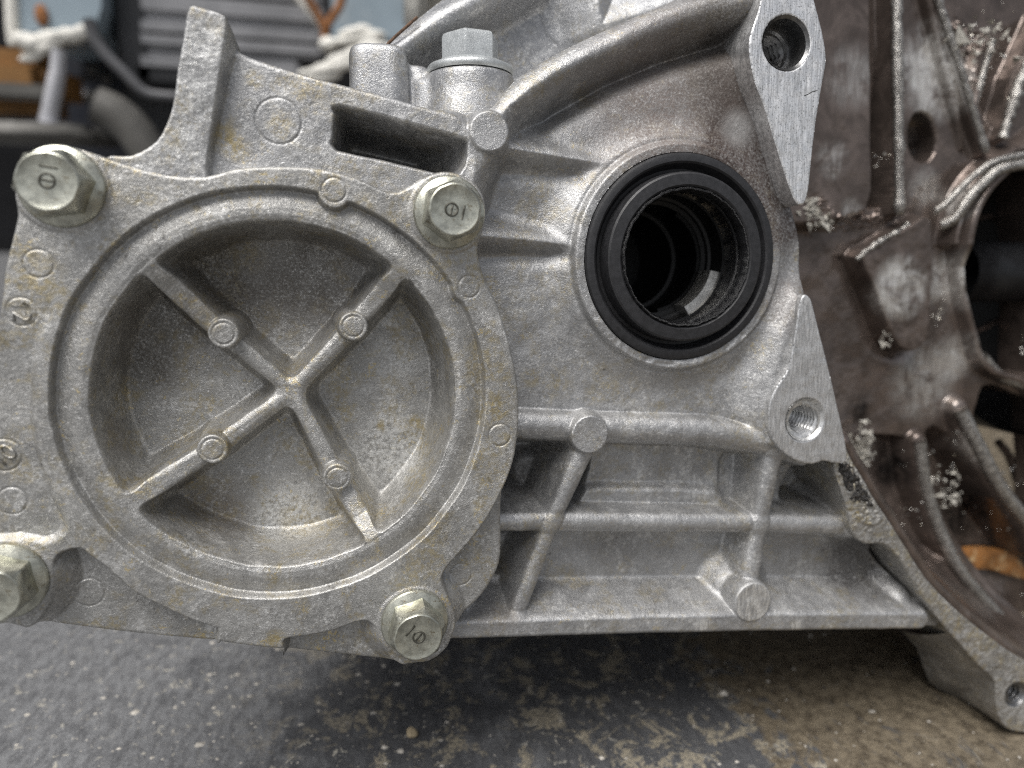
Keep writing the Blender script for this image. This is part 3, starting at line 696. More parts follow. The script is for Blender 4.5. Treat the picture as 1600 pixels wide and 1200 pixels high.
lathe('seal_spring', [(13.0, -.9), (12.75, -1.1), (12.7, -1.5), (12.9, -1.8), (13.2, -1.7)], 160, 'rubber_wet', seal, at(SC, 0), 'h', True, None)
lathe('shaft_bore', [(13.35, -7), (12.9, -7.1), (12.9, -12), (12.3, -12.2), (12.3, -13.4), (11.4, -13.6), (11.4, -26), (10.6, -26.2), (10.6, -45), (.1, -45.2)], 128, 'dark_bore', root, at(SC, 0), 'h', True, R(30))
def partial_ring(name, prof, a0, a1, n, mat, parent, c):
    bm = bmesh.new(); cols = []
    for i in range(n+1):
        a = R(a0+(a1-a0)*i/n)
        cols.append([bm.verts.new(Vector((np.array([c[0]+r*math.cos(a), -y, c[1]+r*math.sin(a)])-BASE)/1000)) for r, y in prof])
    m = len(prof)
    for A, B_ in zip(cols[:-1], cols[1:]):
        for j in range(m): bm.faces.new((A[j], A[(j+1) % m], B_[(j+1) % m], B_[j]))
    bm.faces.new(cols[0]); bm.faces.new(cols[-1]); bmesh.ops.recalc_face_normals(bm, faces=bm.faces)
    return bm_obj(name, bm, mat, parent, True, R(35))
partial_ring('bearing_race', [(12.9, -8.0), (11.2, -8.3), (10.9, -10.5), (10.9, -13.0), (12.9, -13.3)], -62, -12, 40, 'steel_oily', root, SC)
partial_ring('bearing_race', [(12.9, -14), (10.7, -14.2), (10.5, -19), (12.9, -19.2)], -80, 60, 60, 'dark_bore', root, SC)

# --- threaded lugs
def threads(name, c, h0, depth, r, pitch, amp, mat, parent, cs=(0, 1.0), n=72):
    """chamfer, smooth counterbore, then a helical thread"""
    cb_depth, cb_r = cs
    V, Q = [], []
    rows = [(cb_r+.55, h0+.02, 0), (cb_r+.02, h0-.55, 0)]
    if cb_depth > 0: rows += [(cb_r, h0-cb_depth, 0), (r+.5, h0-cb_depth-.05, 0), (r+.1, h0-cb_depth-.5, 0)]
    y = rows[-1][1]; end = h0-depth
    while y > end: rows.append((r, y, 1)); y -= pitch/8
    rows += [(r*.6, end-.3, 0), (.02, end-.8, 0)]
    for (rr, yy, th) in rows:
        for i in range(n):
            a = 2*math.pi*i/n
            q = rr
            if th:
                ph = (yy/pitch+i/n) % 1.0; q = rr+amp*(2*abs(2*ph-1)-1)
            V.append((c[0]+q*math.cos(a), -yy, c[1]+q*math.sin(a)))
    for j in range(len(rows)-1):
        for i in range(n):
            k = (i+1) % n; Q.append((j*n+i, j*n+k, (j+1)*n+k, (j+1)*n+i))
    o = mesh_np(name, V, Q, [], mat, parent); o.data.set_sharp_from_angle(angle=R(32)); return o
def lug(name, poly, h, back, hole, r, mat, smooth=3):
    pts = PP(poly, h); c = P(*hole, h)
    def sdf(X, Z): 
        s = sd_poly(X, Z, pts, smooth)
        return np.maximum(s, -sd_circ(X, Z, c, r))
    def hf(X, Z, s):
        hh = np.full(X.shape, h, F)+.03*vnoise(X, Z, 1.2, 3)+.025*vnoise(X*2.2, Z*.3, 1, 9)
        e = np.clip(1-(-s)/.22, 0, 1)
        return hh-.18*e*e
    us = [p[0] for p in poly]; vs = [p[1] for p in poly]
    return field(name, min(us)-6, max(us)+6, min(vs)-6, max(vs)+6, h, .2, sdf, hf, back, mat, root), c
LUG1 = [(1196,-45),(1190,-5),(1184,22),(1174,50),(1171,78),(1179,125),(1194,165),(1213,228),(1233,290),(1243,314),(1251,320),(1258,316),(1264,290),(1268,250),(1275,190),(1285,130),(1291,90),(1284,45),(1272,0),(1262,-45)]
l1, hc1 = lug('mounting_lug', LUG1, 2.6, -16, (1229, 67), 5.05, 'machined_metal')
threads('threaded_hole', hc1, 2.6, 17, 3.6, 1.4, .5, 'bore_oily', l1, (6.0, 4.5))
LUG2 = [(1256,461),(1266,466),(1272,485),(1281,522),(1291,560),(1301,602),(1312,650),(1321,692),(1323,720),(1312,724),(1298,722),(1286,720),(1268,725),(1244,719),(1222,704),(1206,682),(1201,655),(1203,630),(1213,606),(1232,575),(1243,520),(1249,478)]
l2, hc2 = lug('mounting_lug', LUG2, 3.0, -14, (1258, 656), 4.5, 'machined_metal_slant')
threads('threaded_hole', hc2, 3.0, 15, 3.6, 1.05, .5, 'bore_metal', l2, (0, 3.95), 96)
# a gouge near the edge of the upper lug
stroke('gouge', [[(-.9, -.35), (-.3, -.1), (.3, .25), (1.0, .45)]], P(1266, 146, 2.7), 0, 1.4, 2.5, .15, 'bore_oily', l1)

# --- rim of the bell housing, with its own corner lug
RIM = [(1320,700),(1332,722),(1347,745),(1366,780),(1388,812),(1412,850),(1450,908),(1500,958),(1550,998),(1600,1034),(1650,1060),(1660,1100),(1650,1150),(1600,1145),(1586,1143),(1570,1135),(1559,1112),(1556,1080),(1553,1062),(1530,1040),(1482,986),(1445,938),(1405,872),(1380,850),(1352,850),(1332,832),(1326,800),(1314,762),(1304,728)]
rim_pts = PP(RIM, .5); rc_ = P(1588, 1085, .5)
def rim_h(X, Z, s):
    h = .5+.12*vnoise(X, Z, 1.6, 51)+.10*vnoise(X, Z, .7, 52)
    sl = sd_poly(X, Z, PP([(1318,705),(1345,745),(1362,780),(1378,812),(1360,820),(1342,812),(1330,780),(1312,740)], .5), 2)
    h = h+np.clip(.5-sl/.8, 0, 1)*(.25+.45*np.abs(vnoise(X, Z, .6, 53)))
    e = np.clip(1-(-s)/.3, 0, 1); return h-.3*e*e
def rim_back(x, z): 
    return np.where((z < P(1420, 985, 0)[1]), -17.0, -20.0)
rim = field('bell_rim', 1296, 1650, 694, 1150, .5, .18, lambda X, Z: np.maximum(sd_poly(X, Z, rim_pts, 3), -sd_circ(X, Z, rc_, 3.1)), rim_h, rim_back, 'flange_metal', root)
threads('threaded_hole', rc_, .5, 13, 2.5, 1.2, .5, 'bore_oily', rim, (0, 2.7))
# smear of black sealant
SEALP = [(1318,712),(1334,735),(1352,765),(1366,790),(1356,792),(1346,780),(1338,790),(1326,768),(1312,738)]
sp_ = PP(SEALP, 1)
field('sealant', 1305, 1372, 705, 800, 1, .2, lambda X, Z: sd_poly(X, Z, sp_, 2)+.45*vnoise(X, Z, .8, 60), lambda X, Z, s: 1.25+.35*vnoise(X, Z, .5, 61)-.6*np.clip(1+s/.5, 0, 1)**2, .2, 'sealant', rim)
# flared outer wall below the rail
bm = bmesh.new(); rows = []
for t in np.linspace(0, 1, 9):
    row = []
    for (a, b) in (((1484,988),(1408,985)), ((1512,1020),(1432,1012)), ((1540,1050),(1442,1040)), ((1553,1064),(1452,1066)), ((1556,1082),(1485,1090)), ((1559,1112),(1520,1108)), ((1570,1135),(1548,1128)), ((1586,1144),(1572,1140))):
        x0, z0 = P(*a, -.5); x1, z1 = P(*b, -18)
        bulge = .9*math.sin(math.pi*t)
        p = np.array([x0+(x1-x0)*t-bulge*.3, .5+17.5*t, z0+(z1-z0)*t-bulge]); row.append(bm.verts.new(Vector((p-BASE)/1000)))
    rows.append(row)
for A, B_ in zip(rows[:-1], rows[1:]):
    for i in range(len(A)-1): bm.faces.new((A[i], A[i+1], B_[i+1], B_[i]))
bmesh.ops.recalc_face_normals(bm, faces=bm.faces)
bmesh.ops.subdivide_edges(bm, edges=bm.edges, cuts=2, use_grid_fill=True)
ow = bm_obj('outer_wall', bm, 'wall_metal', root)

# --- bell housing interior
H0 = -40.0
BELL_HOLE = [(1660,255),(1600,258),(1575,268),(1553,287),(1533,312),(1520,342),(1513,372),(1511,405),(1513,440),(1521,480),(1533,525),(1541,555),(1560,575),(1600,588),(1660,590)]
HOLE2 = [(1660,625),(1600,620),(1560,603),(1536,605),(1527,630),(1522,660),(1535,690),(1560,730),(1600,790),(1660,860)]
HOLE3 = [(1446,178),(1457,190),(1463,212),(1461,236),(1450,252),(1436,252),(1424,240),(1419,215),(1423,190),(1434,176)]
bh, bh2, bh3 = PP(BELL_HOLE, H0+4), PP(HOLE2, H0), PP(HOLE3, H0)
RIMOUT = PP([(1100,-200),(2300,-200),(2300,1500),(1590,1150),(1556,1112),(1552,1062),(1500,1010),(1445,940),(1400,868),(1330,835),(1304,728),(1240,600),(1180,400)], -9)
RIMIN = PP([(1315,690),(1332,722),(1347,745),(1366,780),(1388,812),(1412,850),(1450,908),(1500,958),(1550,998),(1600,1034),(1680,1070)], -12)
def bell_sdf(X, Z):
    s = np.maximum(-sd_poly(X, Z, bh, 2), -sd_poly(X, Z, bh2, 2)); s = np.maximum(s, sd_poly(X, Z, RIMOUT, 1)); s = np.maximum(s, -sd_poly(X, Z, bh3, 2))
    return s
def bell_h(X, Z, s):
    h = np.full(X.shape, H0, F)
    h = plateau(h, sd_poly(X, Z, PP([(1230,-60),(1352,-60),(1356,300),(1348,330),(1270,350),(1200,350)], H0+3), 1), H0+4.5, 2.5, 1, .6)
    h = rib(h, X, Z, RP([(1374, -60, H0-6, 18), (1374, 330, H0-6, 18)]), 9, .1, .1) if False else h-11*np.clip(1.25-np.abs(X-F(P(1375, 150, H0)[0]))/1.9, 0, 1)*(Z > P(1375, 325, H0)[1])
    wob = .35*vnoise(X, Z*1.6, .9, 71)
    h = rib(h, X, Z, RP([(1402, -60, H0+5.5, 14), (1404, 330, H0+4.5, 14)]), 4, .6, .9, True)
    h = h+wob*np.exp(-((X-F(P(1404, 150, H0+4)[0]))/1.3)**2)*(Z > P(1404, 335, H0)[1])
    h = rib(h, X, Z, RP([(1448, -30, H0+3, 8), (1495, 160, H0+2.5, 8), (1505, 230, H0+1, 6)]), 2.5, .8, .7)
    h = rib(h, X, Z, RP([(1455, -30, H0+3.2, 10), (1500, 120, H0+3.2, 10), (1540, 240, H0+3, 10)]), 3, 1, .8, True)
    h = rib(h, X, Z, RP([(1640, 20, H0+3.5, 12), (1595, 120, H0+3.5, 12), (1568, 215, H0+3.2, 11)]), 3, 1, .8, True)
    h = rib(h, X, Z, RP([(1552, 65, H0+3, 9), (1525, 165, H0+3, 9)]), 3, 1, .7)
    h = h-3*np.clip(-sd_poly(X, Z, PP([(1465,-40),(1540,-40),(1640,-40),(1640,0),(1600,80),(1560,190),(1540,190),(1500,80)], H0), 2)/2.5, 0, 1)
    dr = dist_line(X, Z, RIMIN); h = h+24*np.exp(-(dr/7.5)**2)+6*np.exp(-(dr/16)**2)
    # collar of the central opening
    sb = sd_poly(X, Z, bh, 2)
    up = np.clip((Z-F(P(1540, 400, H0)[1]))/6+.5, 0, 1)
    h = smax(h, H0+6.5-2.5*smax(np.abs(sb-1.0)-.9, 0*sb, .4)-(1-up)*3.0, .8)
    h = smax(h, H0+5.5-2.8*smax(np.abs(sb-4.6)-.5, 0*sb, .4)-(1-up)*20, .6)
    # raised pad
    pad = sd_poly(X, Z, PP([(1340,402),(1362,388),(1420,350),(1446,345),(1448,430),(1444,500),(1437,532),(1420,546),(1398,540),(1380,505),(1360,450)], H0+3.6), 2)
    h = h-2.5*np.exp(-(np.clip(pad, -2, 9)/2.4)**2)*(Z < P(1400, 400, H0)[1])
    h = plateau(h, pad, H0+5.5, 4, .5, .3)
    # webs and the lower bowl
    h = h-5*np.clip(-sd_poly(X, Z, PP([(1335,690),(1360,676),(1425,684),(1432,700),(1440,780),(1470,860),(1420,860),(1370,780)], H0), 2)/2.5, 0, 1)
    h = h-7*np.clip(-sd_poly(X, Z, PP([(1445,672),(1480,676),(1520,740),(1580,820),(1660,900),(1660,1000),(1580,960),(1500,860),(1460,770)], H0), 2)/3, 0, 1)
    h = rib(h, X, Z, RP([(1440, 690, H0+3, 26), (1446, 760, H0+3, 26), (1468, 830, H0+4, 26), (1500, 890, H0+6, 26), (1550, 950, H0+8, 26), (1620, 1030, H0+12, 28)]), 2.6, 1, 1.2, True)
    h = rib(h, X, Z, RP([(1440, 690, H0-1, 4), (1462, 770, H0-1, 4), (1470, 840, H0, 4)]), 2, .6, .5)
    h = rib(h, X, Z, RP([(1505, 640, H0+4, 34), (1530, 700, H0+6, 32), (1570, 770, H0+7, 30), (1640, 860, H0+8, 32)]), 4, 1, 1, True)
    h = rib(h, X, Z, RP([(1530, 560, H0+1, 18), (1560, 588, H0+1, 16), (1600, 603, H0+1, 16), (1650, 606, H0+1, 16)]), 3, .8, .8)
    h = h+.16*vnoise(X, Z, 4.5, 81)+.05*vnoise(X, Z, 1.4, 82)+.015*vnoise(X, Z, .6, 83)
    h = h+np.abs(vnoise(X, Z, 1.0, 84))*1.3*np.exp(-(dist_line(X, Z, [P(1265, 320, H0), P(1285, 345, H0), P(1330, 345, H0), P(1400, 335, H0)])/1.6)**2)
    h = h+np.abs(vnoise(X, Z, .9, 85))*1.6*np.exp(-(dist_line(X, Z, [P(1505, 40, H0), P(1530, 70, H0), P(1545, 60, H0)])/2.6)**2)
    e = np.clip(1-(-s)/.8, 0, 1); return h-.8*(1-np.sqrt(np.maximum(0, 1-e*e)))
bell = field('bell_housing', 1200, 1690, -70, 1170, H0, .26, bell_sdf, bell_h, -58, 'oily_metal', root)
def bar(pts, w, n=10, wob=.10, squash=.75):
    bm = bmesh.new(); q = spline([Vector((P(u, v, h)[0], -h, P(u, v, h)[1])) for u, v, h in pts], 14)
    rr = random.Random(len(q)); rad = LEN(w/2, pts[0][0], pts[0][1], pts[0][2])
    q = [p+Vector((rr.gauss(0, 1), rr.gauss(0, 1), rr.gauss(0, 1)))*wob*.5 for p in q]
    ks = [1+rr.gauss(0, wob) for _ in q]
    tube_bm(bm, [(p-Vector(BASE))/1000 for p in q], lambda t: rad/1000*ks[min(len(ks)-1, int(t*(len(ks)-1)+.5))], n)
    return bm_obj('rib', bm, 'rib_highlight', bell)
bar([(1401, -60, H0+5.6), (1402, 60, H0+5.4), (1404, 200, H0+5.0), (1405, 335, H0+4.4)], 19)
bar([(1452, -40, H0+3.2), (1475, 30, H0+3.2), (1505, 125, H0+3.2), (1541, 240, H0+2.8)], 15)
bar([(1640, 20, H0+3.4), (1598, 115, H0+3.4), (1566, 218, H0+3)], 18, wob=.2)
bar([(1552, 62, H0+2.4), (1536, 115, H0+2.4), (1521, 170, H0+1.8)], 12)
bar([(1462, 330, H0+5), (1478, 318, H0+6), (1505, 290, H0+6.4), (1530, 268, H0+6.4), (1562, 250, H0+6.4), (1640, 235, H0+6)], 12, wob=.02)
bar([(1470, 352, H0+3), (1492, 340, H0+5), (1515, 308, H0+6.6), (1540, 282, H0+6.6), (1570, 262, H0+6.6), (1650, 250, H0+6.6)], 18, wob=.02)
bar([(1436, 688, H0+2.4), (1446, 760, H0+2.6), (1468, 828, H0+4), (1500, 890, H0+6.5), (1550, 952, H0+9), (1640, 1048, H0+13)], 20, wob=.015)
bar([(1436, 700, H0+1), (1452, 770, H0+1), (1462, 830, H0+1.5)], 8)
bar([(1500, 640, H0+4.2), (1530, 700, H0+6), (1570, 772, H0+7), (1650, 868, H0+8)], 22, wob=.015)
bar([(1535, 556, H0+1.6), (1560, 585, H0+1.6), (1600, 601, H0+1.6), (1660, 604, H0+1.6)], 16, wob=.02)
bar([(1339, 406, H0+4.8), (1362, 386, H0+5.2), (1392, 368, H0+5), (1420, 352, H0+4)], 9, wob=.25)
# dark space and shaft behind the opening
x0, z0 = P(1570, 420, -60)
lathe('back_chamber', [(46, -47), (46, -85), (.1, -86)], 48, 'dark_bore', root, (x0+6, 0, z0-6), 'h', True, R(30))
bm = bmesh.new()
pa, pb_ = P(1490, 425, -52), P(1680, 425, -52)
tube_bm(bm, [Vector((np.array([pa[0]+(pb_[0]-pa[0])*t, 52, pa[1]+(pb_[1]-pa[1])*t])-BASE)/1000) for t in np.linspace(0, 1, 6)], LEN(48, 1550, 425, -52)/1000, 32)
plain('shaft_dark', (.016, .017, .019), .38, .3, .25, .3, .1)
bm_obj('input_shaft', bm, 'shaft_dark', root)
for pts, r in (([(1515, 350), (1540, 338), (1560, 345), (1590, 372)], 6), ([(1520, 520), (1560, 500), (1600, 470)], 5), ([(1560, 690), (1580, 720), (1600, 790)], 7)):
    bm = bmesh.new()
    tube_bm(bm, spline([Vector((np.array([P(u, v, -60)[0], 60, P(u, v, -60)[1]])-BASE)/1000) for u, v in pts], 5), LEN(r, 1550, 400, -60)/1000, 10)
    bm_obj('release_fork', bm, 'oily_metal', root)
# amber light reflected in the oily bell housing, laid in as coloured patches
def blob(name, poly, h, thick, mat, parent, seed):
    pts = PP(poly, h); us = [p[0] for p in poly]; vs = [p[1] for p in poly]
    return field(name, min(us)-4, max(us)+4, min(vs)-4, max(vs)+4, h, .25, lambda X, Z: sd_poly(X, Z, pts, 3), lambda X, Z, s: h+thick*.4*np.sqrt(np.clip(-s/2, 0, 1))+.05*vnoise(X, Z, 1, seed), h-2, mat, parent)
blob('reflection_patch', [(1488,868),(1510,858),(1545,856),(1580,864),(1600,884),(1610,905),(1580,900),(1550,890),(1515,888)], H0-3, 1.0, 'amber_reflection', bell, 91)
blob('reflection_patch', [(1408,832),(1420,842),(1432,868),(1440,890),(1425,880),(1412,856)], H0-2, .8, 'amber_reflection', bell, 92)

# metal shavings caught in the grease: nobody could count them
def flakes(name, spots, n, h, size, mat, label):
    V, T = [], []
    for (u, v, ru, rv, wgt) in spots:
        for _ in range(int(n*wgt)):
            x, z = P(u+random.gauss(0, ru), v+random.gauss(0, rv), h); hh = h+random.uniform(.2, 1.2)
            s = size*random.lognormvariate(0, .5); b = len(V)
            ax = Vector((random.gauss(0, 1), random.gauss(0, 1), random.gauss(0, 1))).normalized(); q = Quaternion(ax, random.uniform(0, 6.28))
            for p in ((s, 0, 0), (-.6*s, .8*s, 0), (-.5*s, -.6*s, .2*s), (.1*s, .05*s, .7*s)):
                p = q @ Vector(p); V.append((x+p.x, -hh+p.y, z+p.z))
            T += [(b, b+1, b+2), (b, b+1, b+3), (b+1, b+2, b+3), (b, b+2, b+3)]
    o = mesh_np(name, V, [], T, mat, root, smooth=False)
    o['kind'] = 'stuff'; return o
flakes('metal_shavings', [(1268,335,9,9,1), (1285,350,8,6,.4), (1370,255,6,8,.4), (1385,522,9,9,.35), (1460,490,7,14,.5), (1347,695,8,14,.7), (1350,710,4,12,.6), (1500,680,10,12,.4), (1408,728,10,6,.12),
        (1475,770,12,22,.8), (1530,60,26,22,1.1), (1600,540,6,14,.4), (1440,710,30,16,.15), (1580,740,16,30,.35), (1580,150,10,24,.3), (1350,690,30,12,.1), (1545,820,30,20,.3), (1420,800,20,20,.4), (1590,940,30,30,.3)], 42, H0+2.5, .40, 'shavings', '')
flakes('crumbs', [(1264,328,7,9,1.2), (1280,345,12,5,.8), (1347,700,6,16,1.2), (1322,690,4,8,.3), (1388,524,8,7,.4), (1530,62,22,16,.8), (1478,765,10,18,.6)], 60, H0+3.5, .75, 'crust', '')

# ------------------------------------------------------------------ things on the ground
def stone(name, c, r, mat, seed, flat=.7):
    rr = random.Random(seed); bm = bmesh.new(); bmesh.ops.create_icosphere(bm, subdivisions=3, radius=1)
    ks = [(Vector((rr.gauss(0, 1), rr.gauss(0, 1), rr.gauss(0, 1))).normalized(), rr.uniform(.55, .9)) for _ in range(9)]
    for v in bm.verts:
        for nrm, dd in ks:
            e = v.co.dot(nrm)-dd
            if e > 0: v.co -= nrm*e*.9
        v.co = Vector((v.co.x*r, v.co.y*r*.8, v.co.z*r*flat))
    zmin = min(v.co.z for v in bm.verts)
    for v in bm.verts: v.co.z -= zmin+r*.06
    o = bm_obj(name, bm, mat, None, True, R(25)); o.location = c; return o
plain('stone_tan', (.42, .34, .22), .8, 0, .25, .8, .3)
tag(stone('pebble', G(644, 1150), .0017, 'stone_tan', 5), 'tan pebble lying on the dark ground below the lowest bolt', 'pebble')
plain('grit', (.46, .43, .38), .85, 0, .35, .5, .2)
V, T = [], []
for i in range(900):
    u, v = random.uniform(-40, 1640), random.uniform(985, 1260)
    if u > 700 and random.random() < .6: continue
    c = G(u, v)*1000; s = .26*random.lognormvariate(0, .6); b = len(V); a0 = random.uniform(0, 6.28); k = random.choice((4, 5, 6))
    el = random.uniform(.5, 1)
    for j in range(k):
        a = a0+2*math.pi*j/k+random.uniform(-.3, .3); V.append((c.x+s*math.cos(a), c.y+s*el*math.sin(a), .03))
    V.append((c.x, c.y, s*random.uniform(.25, .6)))
    T += [(b+j, b+(j+1) % k, b+k) for j in range(k)]
grit = mesh_np('grit', np.array(V)/1000, [], T, 'grit', None, smooth=False, shift=False)
tag(grit, 'pale grit and paint chips scattered on the ground', 'grit', kind='stuff')

# ------------------------------------------------------------------ background, out of focus
plain('blue_paint', (.30, .37, .42), .5, 0, .12, .01, .2, col2=(.36, .41, .44))
plain('white_foam', (.74, .72, .66), .8, 0, .12, .03, 2.0)
plain('rust', (.22, .09, .03), .8, 0, .4, .05, .5)
plain('dark_plastic', (.030, .031, .034), .5, 0, .3, .02, .5)
plain('grille_grey', (.30, .30, .31), .42, .2, .2, .02, .3)
plain('orange_wood', (.24, .12, .035), .7, 0, .35, .02, 1.0)
plain('pole_grey', (.42, .42, .44), .5, .3, .2, .03, .4)
plain('cable_grey', (.10, .10, .105), .5, 0, .2, .05, .3)
plain('hose_grey', (.115, .11, .10), .55, 0, .25, .03, .5)
plain('navy', (.007, .009, .016), .5, 0, .3, .03, .3)
def wbox(bm, a, b, bev=.002):
    a, b = Vector(a), Vector(b); r = bmesh.ops.create_cube(bm, size=1.0)
    bmesh.ops.scale(bm, vec=[abs(b[i]-a[i]) for i in range(3)], verts=r['verts']); bmesh.ops.translate(bm, vec=(a+b)/2, verts=r['verts'])
    if bev: bmesh.ops.bevel(bm, geom=list({e for v in r['verts'] for e in v.link_edges}), offset=bev, segments=2, affect='EDGES')
def pxbox(bm, u0, v0, u1, v1, y, dep, bev=.002):
    a, b = W(u0, v1, y), W(u1, v0, y); wbox(bm, (a.x, y, a.z), (b.x, y+dep, b.z), bev)
# grille machine
gy = .62
gr = empty('grille_unit', W(355, 200, gy)); gr.location.z = 0
def child(name, bm, mat, par, ang=R(35)):
    bmesh.ops.translate(bm, vec=-par.location, verts=bm.verts); return bm_obj(name, bm, mat, par, True, ang)
bm = bmesh.new(); pxbox(bm, 185, -160, 512, 128, gy+.03, .12, .004); child('housing', bm, 'dark_plastic', gr)
bm = bmesh.new(); a_, b_ = W(190, 128, gy+.05), W(505, 128, gy+.05); wbox(bm, (a_.x, gy+.05, 0), (b_.x, gy+.145, a_.z+.002), .004); child('base', bm, 'dark_plastic', gr)
bm = bmesh.new(); pxbox(bm, 192, -160, 212, 128, gy+.004, .03, .002); pxbox(bm, 212, 112, 470, 128, gy+.004, .03, .002); child('frame', bm, 'dark_plastic', gr)
for i, v in enumerate((-14, 16, 53, 73, 106)):
    bm = bmesh.new(); dv = (14, 18, 10, 10, 16)[i]
    ue = (500, 505, 510, 505, 470)[i]
    pxbox(bm, 213, v-dv/2-4, ue, v+dv/2-4, gy+.002, .018, .0035); child('slat', bm, 'grille_grey', gr)
tag(gr, 'dark machine with wide grey horizontal slats behind the gearbox', 'machine')
# blue panels
by = .78
def panel(name, poly, y, dep, mat):
    bm = bmesh.new(); f = [bm.verts.new(W(u, v, y)) for u, v in poly]; face = bm.faces.new(f)
    r = bmesh.ops.extrude_face_region(bm, geom=[face]); bmesh.ops.translate(bm, vec=(0, dep, 0), verts=[e for e in r['geom'] if isinstance(e, bmesh.types.BMVert)])
    bmesh.ops.recalc_face_normals(bm, faces=bm.faces); return bm_obj(name, bm, mat, None, False)
bp = panel('metal_sheet', [(18,-170),(158,-170),(158,10),(148,45),(20,52)], .60, .15, 'blue_paint')
bm = bmesh.new(); q = [W(u, v, .60) for u, v in ((14, -160), (19, 30), (24, 72))]; tube_bm(bm, spline(q, 5), .0042, 8); bm_obj('edge_trim', bm, 'white_foam', bp)
bm = bmesh.new(); bmesh.ops.create_icosphere(bm, subdivisions=2, radius=.006); bmesh.ops.scale(bm, vec=(.7, .25, 1.2), verts=bm.verts); bmesh.ops.translate(bm, vec=W(65, 24, .598), verts=bm.verts); bm_obj('rust_spot', bm, 'rust', bp)
tag(bp, 'pale blue sheet metal panel with rust spot and white torn lower edge', 'panel')
def foam(name, blobs, y, mat='white_foam', seed=1):
    from mathutils import noise as mn
    bm = bmesh.new()
    for n_, (u0, v0, u1, v1, r) in enumerate(blobs):
        a, b = W(u0, v0, y), W(u1, v1, y); ln = (b-a).length/2; rr = r*.00055
        res = bmesh.ops.create_icosphere(bm, subdivisions=4, radius=1)
        q = (b-a).to_track_quat('X', 'Z')
        for v in res['verts']:
            p = v.co.copy(); p = Vector((p.x*(ln+rr*.5), p.y*rr, p.z*rr))
            k = mn.fractal(p*55+Vector((seed*7+n_*3, 0, 0)), 1.0, 2.0, 4)*.6+abs(mn.noise(p*32+Vector((n_*5, seed, 0))))*.7
            p += v.co*rr*(k-.25); v.co = (a+b)/2+q @ p
    return bm_obj(name, bm, mat)
f1 = foam('white_foam', [(26,58,60,66,13),(60,62,128,50,9),(32,92,66,84,7),(50,82,115,60,8),(104,58,140,48,9)], .592, seed=2)
tag(f1, 'torn white foam strip hanging from the blue panel with the rust spot', 'foam')
bb = panel('blue_board', [(440,-180),(780,-180),(780,62),(440,62)], 1.125, .022, 'blue_paint'); tag(bb, 'pale blue board on the wall behind the white rags and plug', 'board')
f2 = foam('white_rag', [(520,66,600,56,9),(530,54,575,50,9),(508,66,522,76,12)], .585, seed=3); tag(f2, 'crumpled white rag beside the slatted grille, upper of two', 'rag')
f3 = foam('white_rag', [(470,116,560,98,10),(515,98,600,74,11),(452,130,530,118,7)], .56, seed=4); tag(f3, 'long folded white rag behind the square cast lug, lower of two', 'rag')
bm = bmesh.new()
for pts in (([(470,-30),(486,6),(498,26),(506,44)]), ([(540,-30),(532,6),(520,26),(509,44),(507,62)])):
    tube_bm(bm, spline([W(u, v, .60) for u, v in pts], 6), .0030, 10)
tag(bm_obj('rusty_hook', bm, 'rust'), 'rusty forked hook hanging beside the white rag', 'hook')
bm = bmesh.new(); tube_bm(bm, spline([W(u, v, .605) for u, v in ((450,-20),(475,8),(500,38),(512,62))], 6), .0028, 8)
tag(bm_obj('cord', bm, 'white_foam'), 'white cord running down the right end of the grille', 'cord')
bm = bmesh.new(); tube_bm(bm, spline([W(u, v, .56) for u, v in ((138,30),(148,60),(165,85),(195,115),(225,143),(262,150),(330,152))], 6), lambda t: .0040-.0012*t, 10)
tag(bm_obj('grey_cable', bm, 'cable_grey'), 'grey cable curving down from the blue panel past the grille', 'cable')
pl_ = empty('grey_post', W(76, 196, .56))
bm = bmesh.new(); tube_bm(bm, [W(93, 78, .56), W(90, 115, .56), W(89, 118, .56), W(78, 178, .56), W(75, 192, .56)], lambda t: .0044+.0012*t, 14); child('shaft', bm, 'pole_grey', pl_)
bm = bmesh.new(); a = W(74, 192, .56); tube_bm(bm, [a, a-Vector((0, 0, .004))], .012, 20); child('foot', bm, 'pole_grey', pl_)
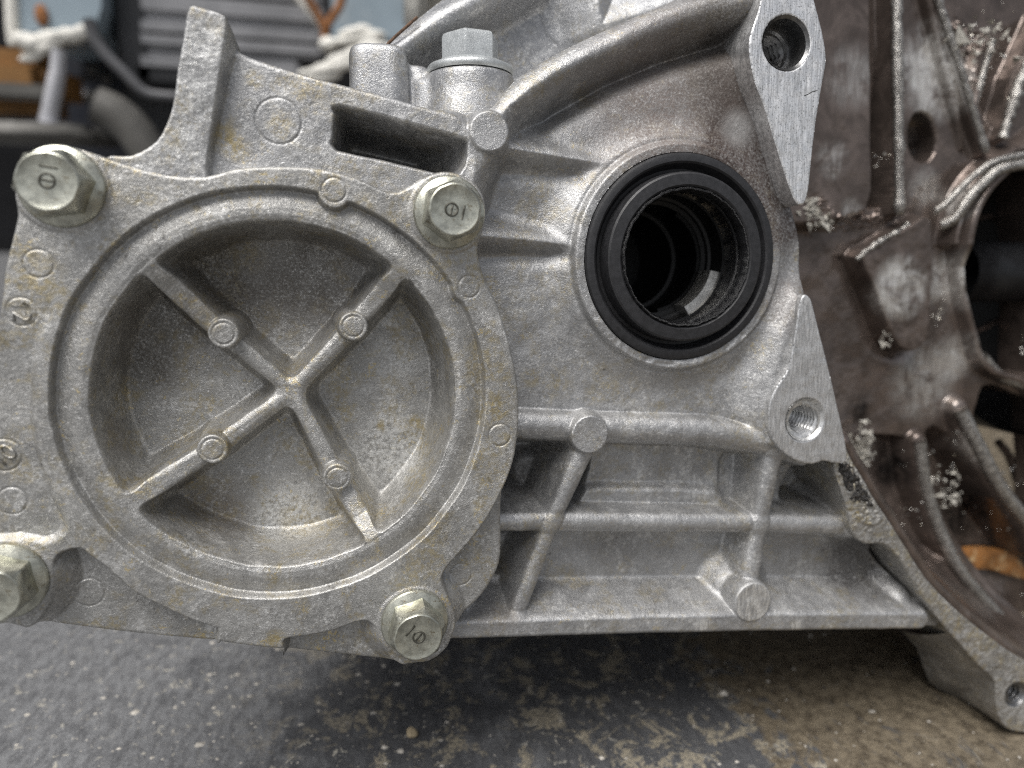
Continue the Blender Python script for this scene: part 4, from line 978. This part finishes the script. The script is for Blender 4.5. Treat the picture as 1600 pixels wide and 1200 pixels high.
tag(pl_, 'leaning grey metal post on a round foot below the torn foam', 'post')
ow_ = empty('orange_crate', W(25, 170, .60))
bm = bmesh.new(); pxbox(bm, -90, 76, 74, 172, .60, .08, .012); child('body', bm, 'orange_wood', ow_)
bm = bmesh.new(); pxbox(bm, -90, 132, 80, 150, .592, .01, .003); child('band', bm, 'hose_grey', ow_)
tag(ow_, 'orange brown wooden crate at the far left behind the post', 'crate')
bm = bmesh.new(); pxbox(bm, -120, 193, 116, 218, .54, .12, .004); tag(bm_obj('dark_rail', bm, 'hose_grey'), 'dark grey rail carrying the leaning post', 'rail')
# engine lump between post and grille
en = empty('engine_part', W(160, 200, .70)); en.location.z = 0
bm = bmesh.new(); pxbox(bm, 95, 40, 300, 300, .74, .1, .02); child('block', bm, 'navy', en)
for (u0, v0, u1, v1, r, mt) in ((128,120,165,118,9,'dark_plastic'), (126,152,180,150,8,'hose_grey'), (128,147,135,150,9,'pole_grey'), (140,108,175,128,8,'hose_grey')):
    bm = bmesh.new(); tube_bm(bm, [W(u0, v0, .70), W((u0+u1)/2, (v0+v1)/2, .70), W(u1, v1, .70)], r*.00052, 12); child('pipe', bm, mt, en)
tag(en, 'dark engine part with short pipes between the post and the grille', 'engine part')
bm = bmesh.new(); tube_bm(bm, spline([W(u, v, .58) for u, v in ((150,165),(180,178),(210,205),(235,245),(260,300))], 6), .0125, 16)
tag(bm_obj('grey_hose', bm, 'hose_grey'), 'thick grey hose bending down behind the gearbox fin', 'hose')
bm = bmesh.new(); pxbox(bm, 636, -120, 672, 45, .36, .02, .004); pxbox(bm, 660, -120, 710, 8, .362, .02, .004)
tag(bm_obj('cream_bracket', bm, 'white_foam'), 'cream plastic bracket showing above the gasket edge beside the plug', 'bracket')
# shed wall behind everything
bm = bmesh.new(); wbox(bm, (-1.8, 1.15, -.01), (2.2, 1.25, 1.2), 0)
plain('wall_dark', (.03, .03, .033), .8, 0, .3, .01, 1)
bw = bm_obj('back_wall', bm, 'wall_dark'); bw['kind'] = 'structure'
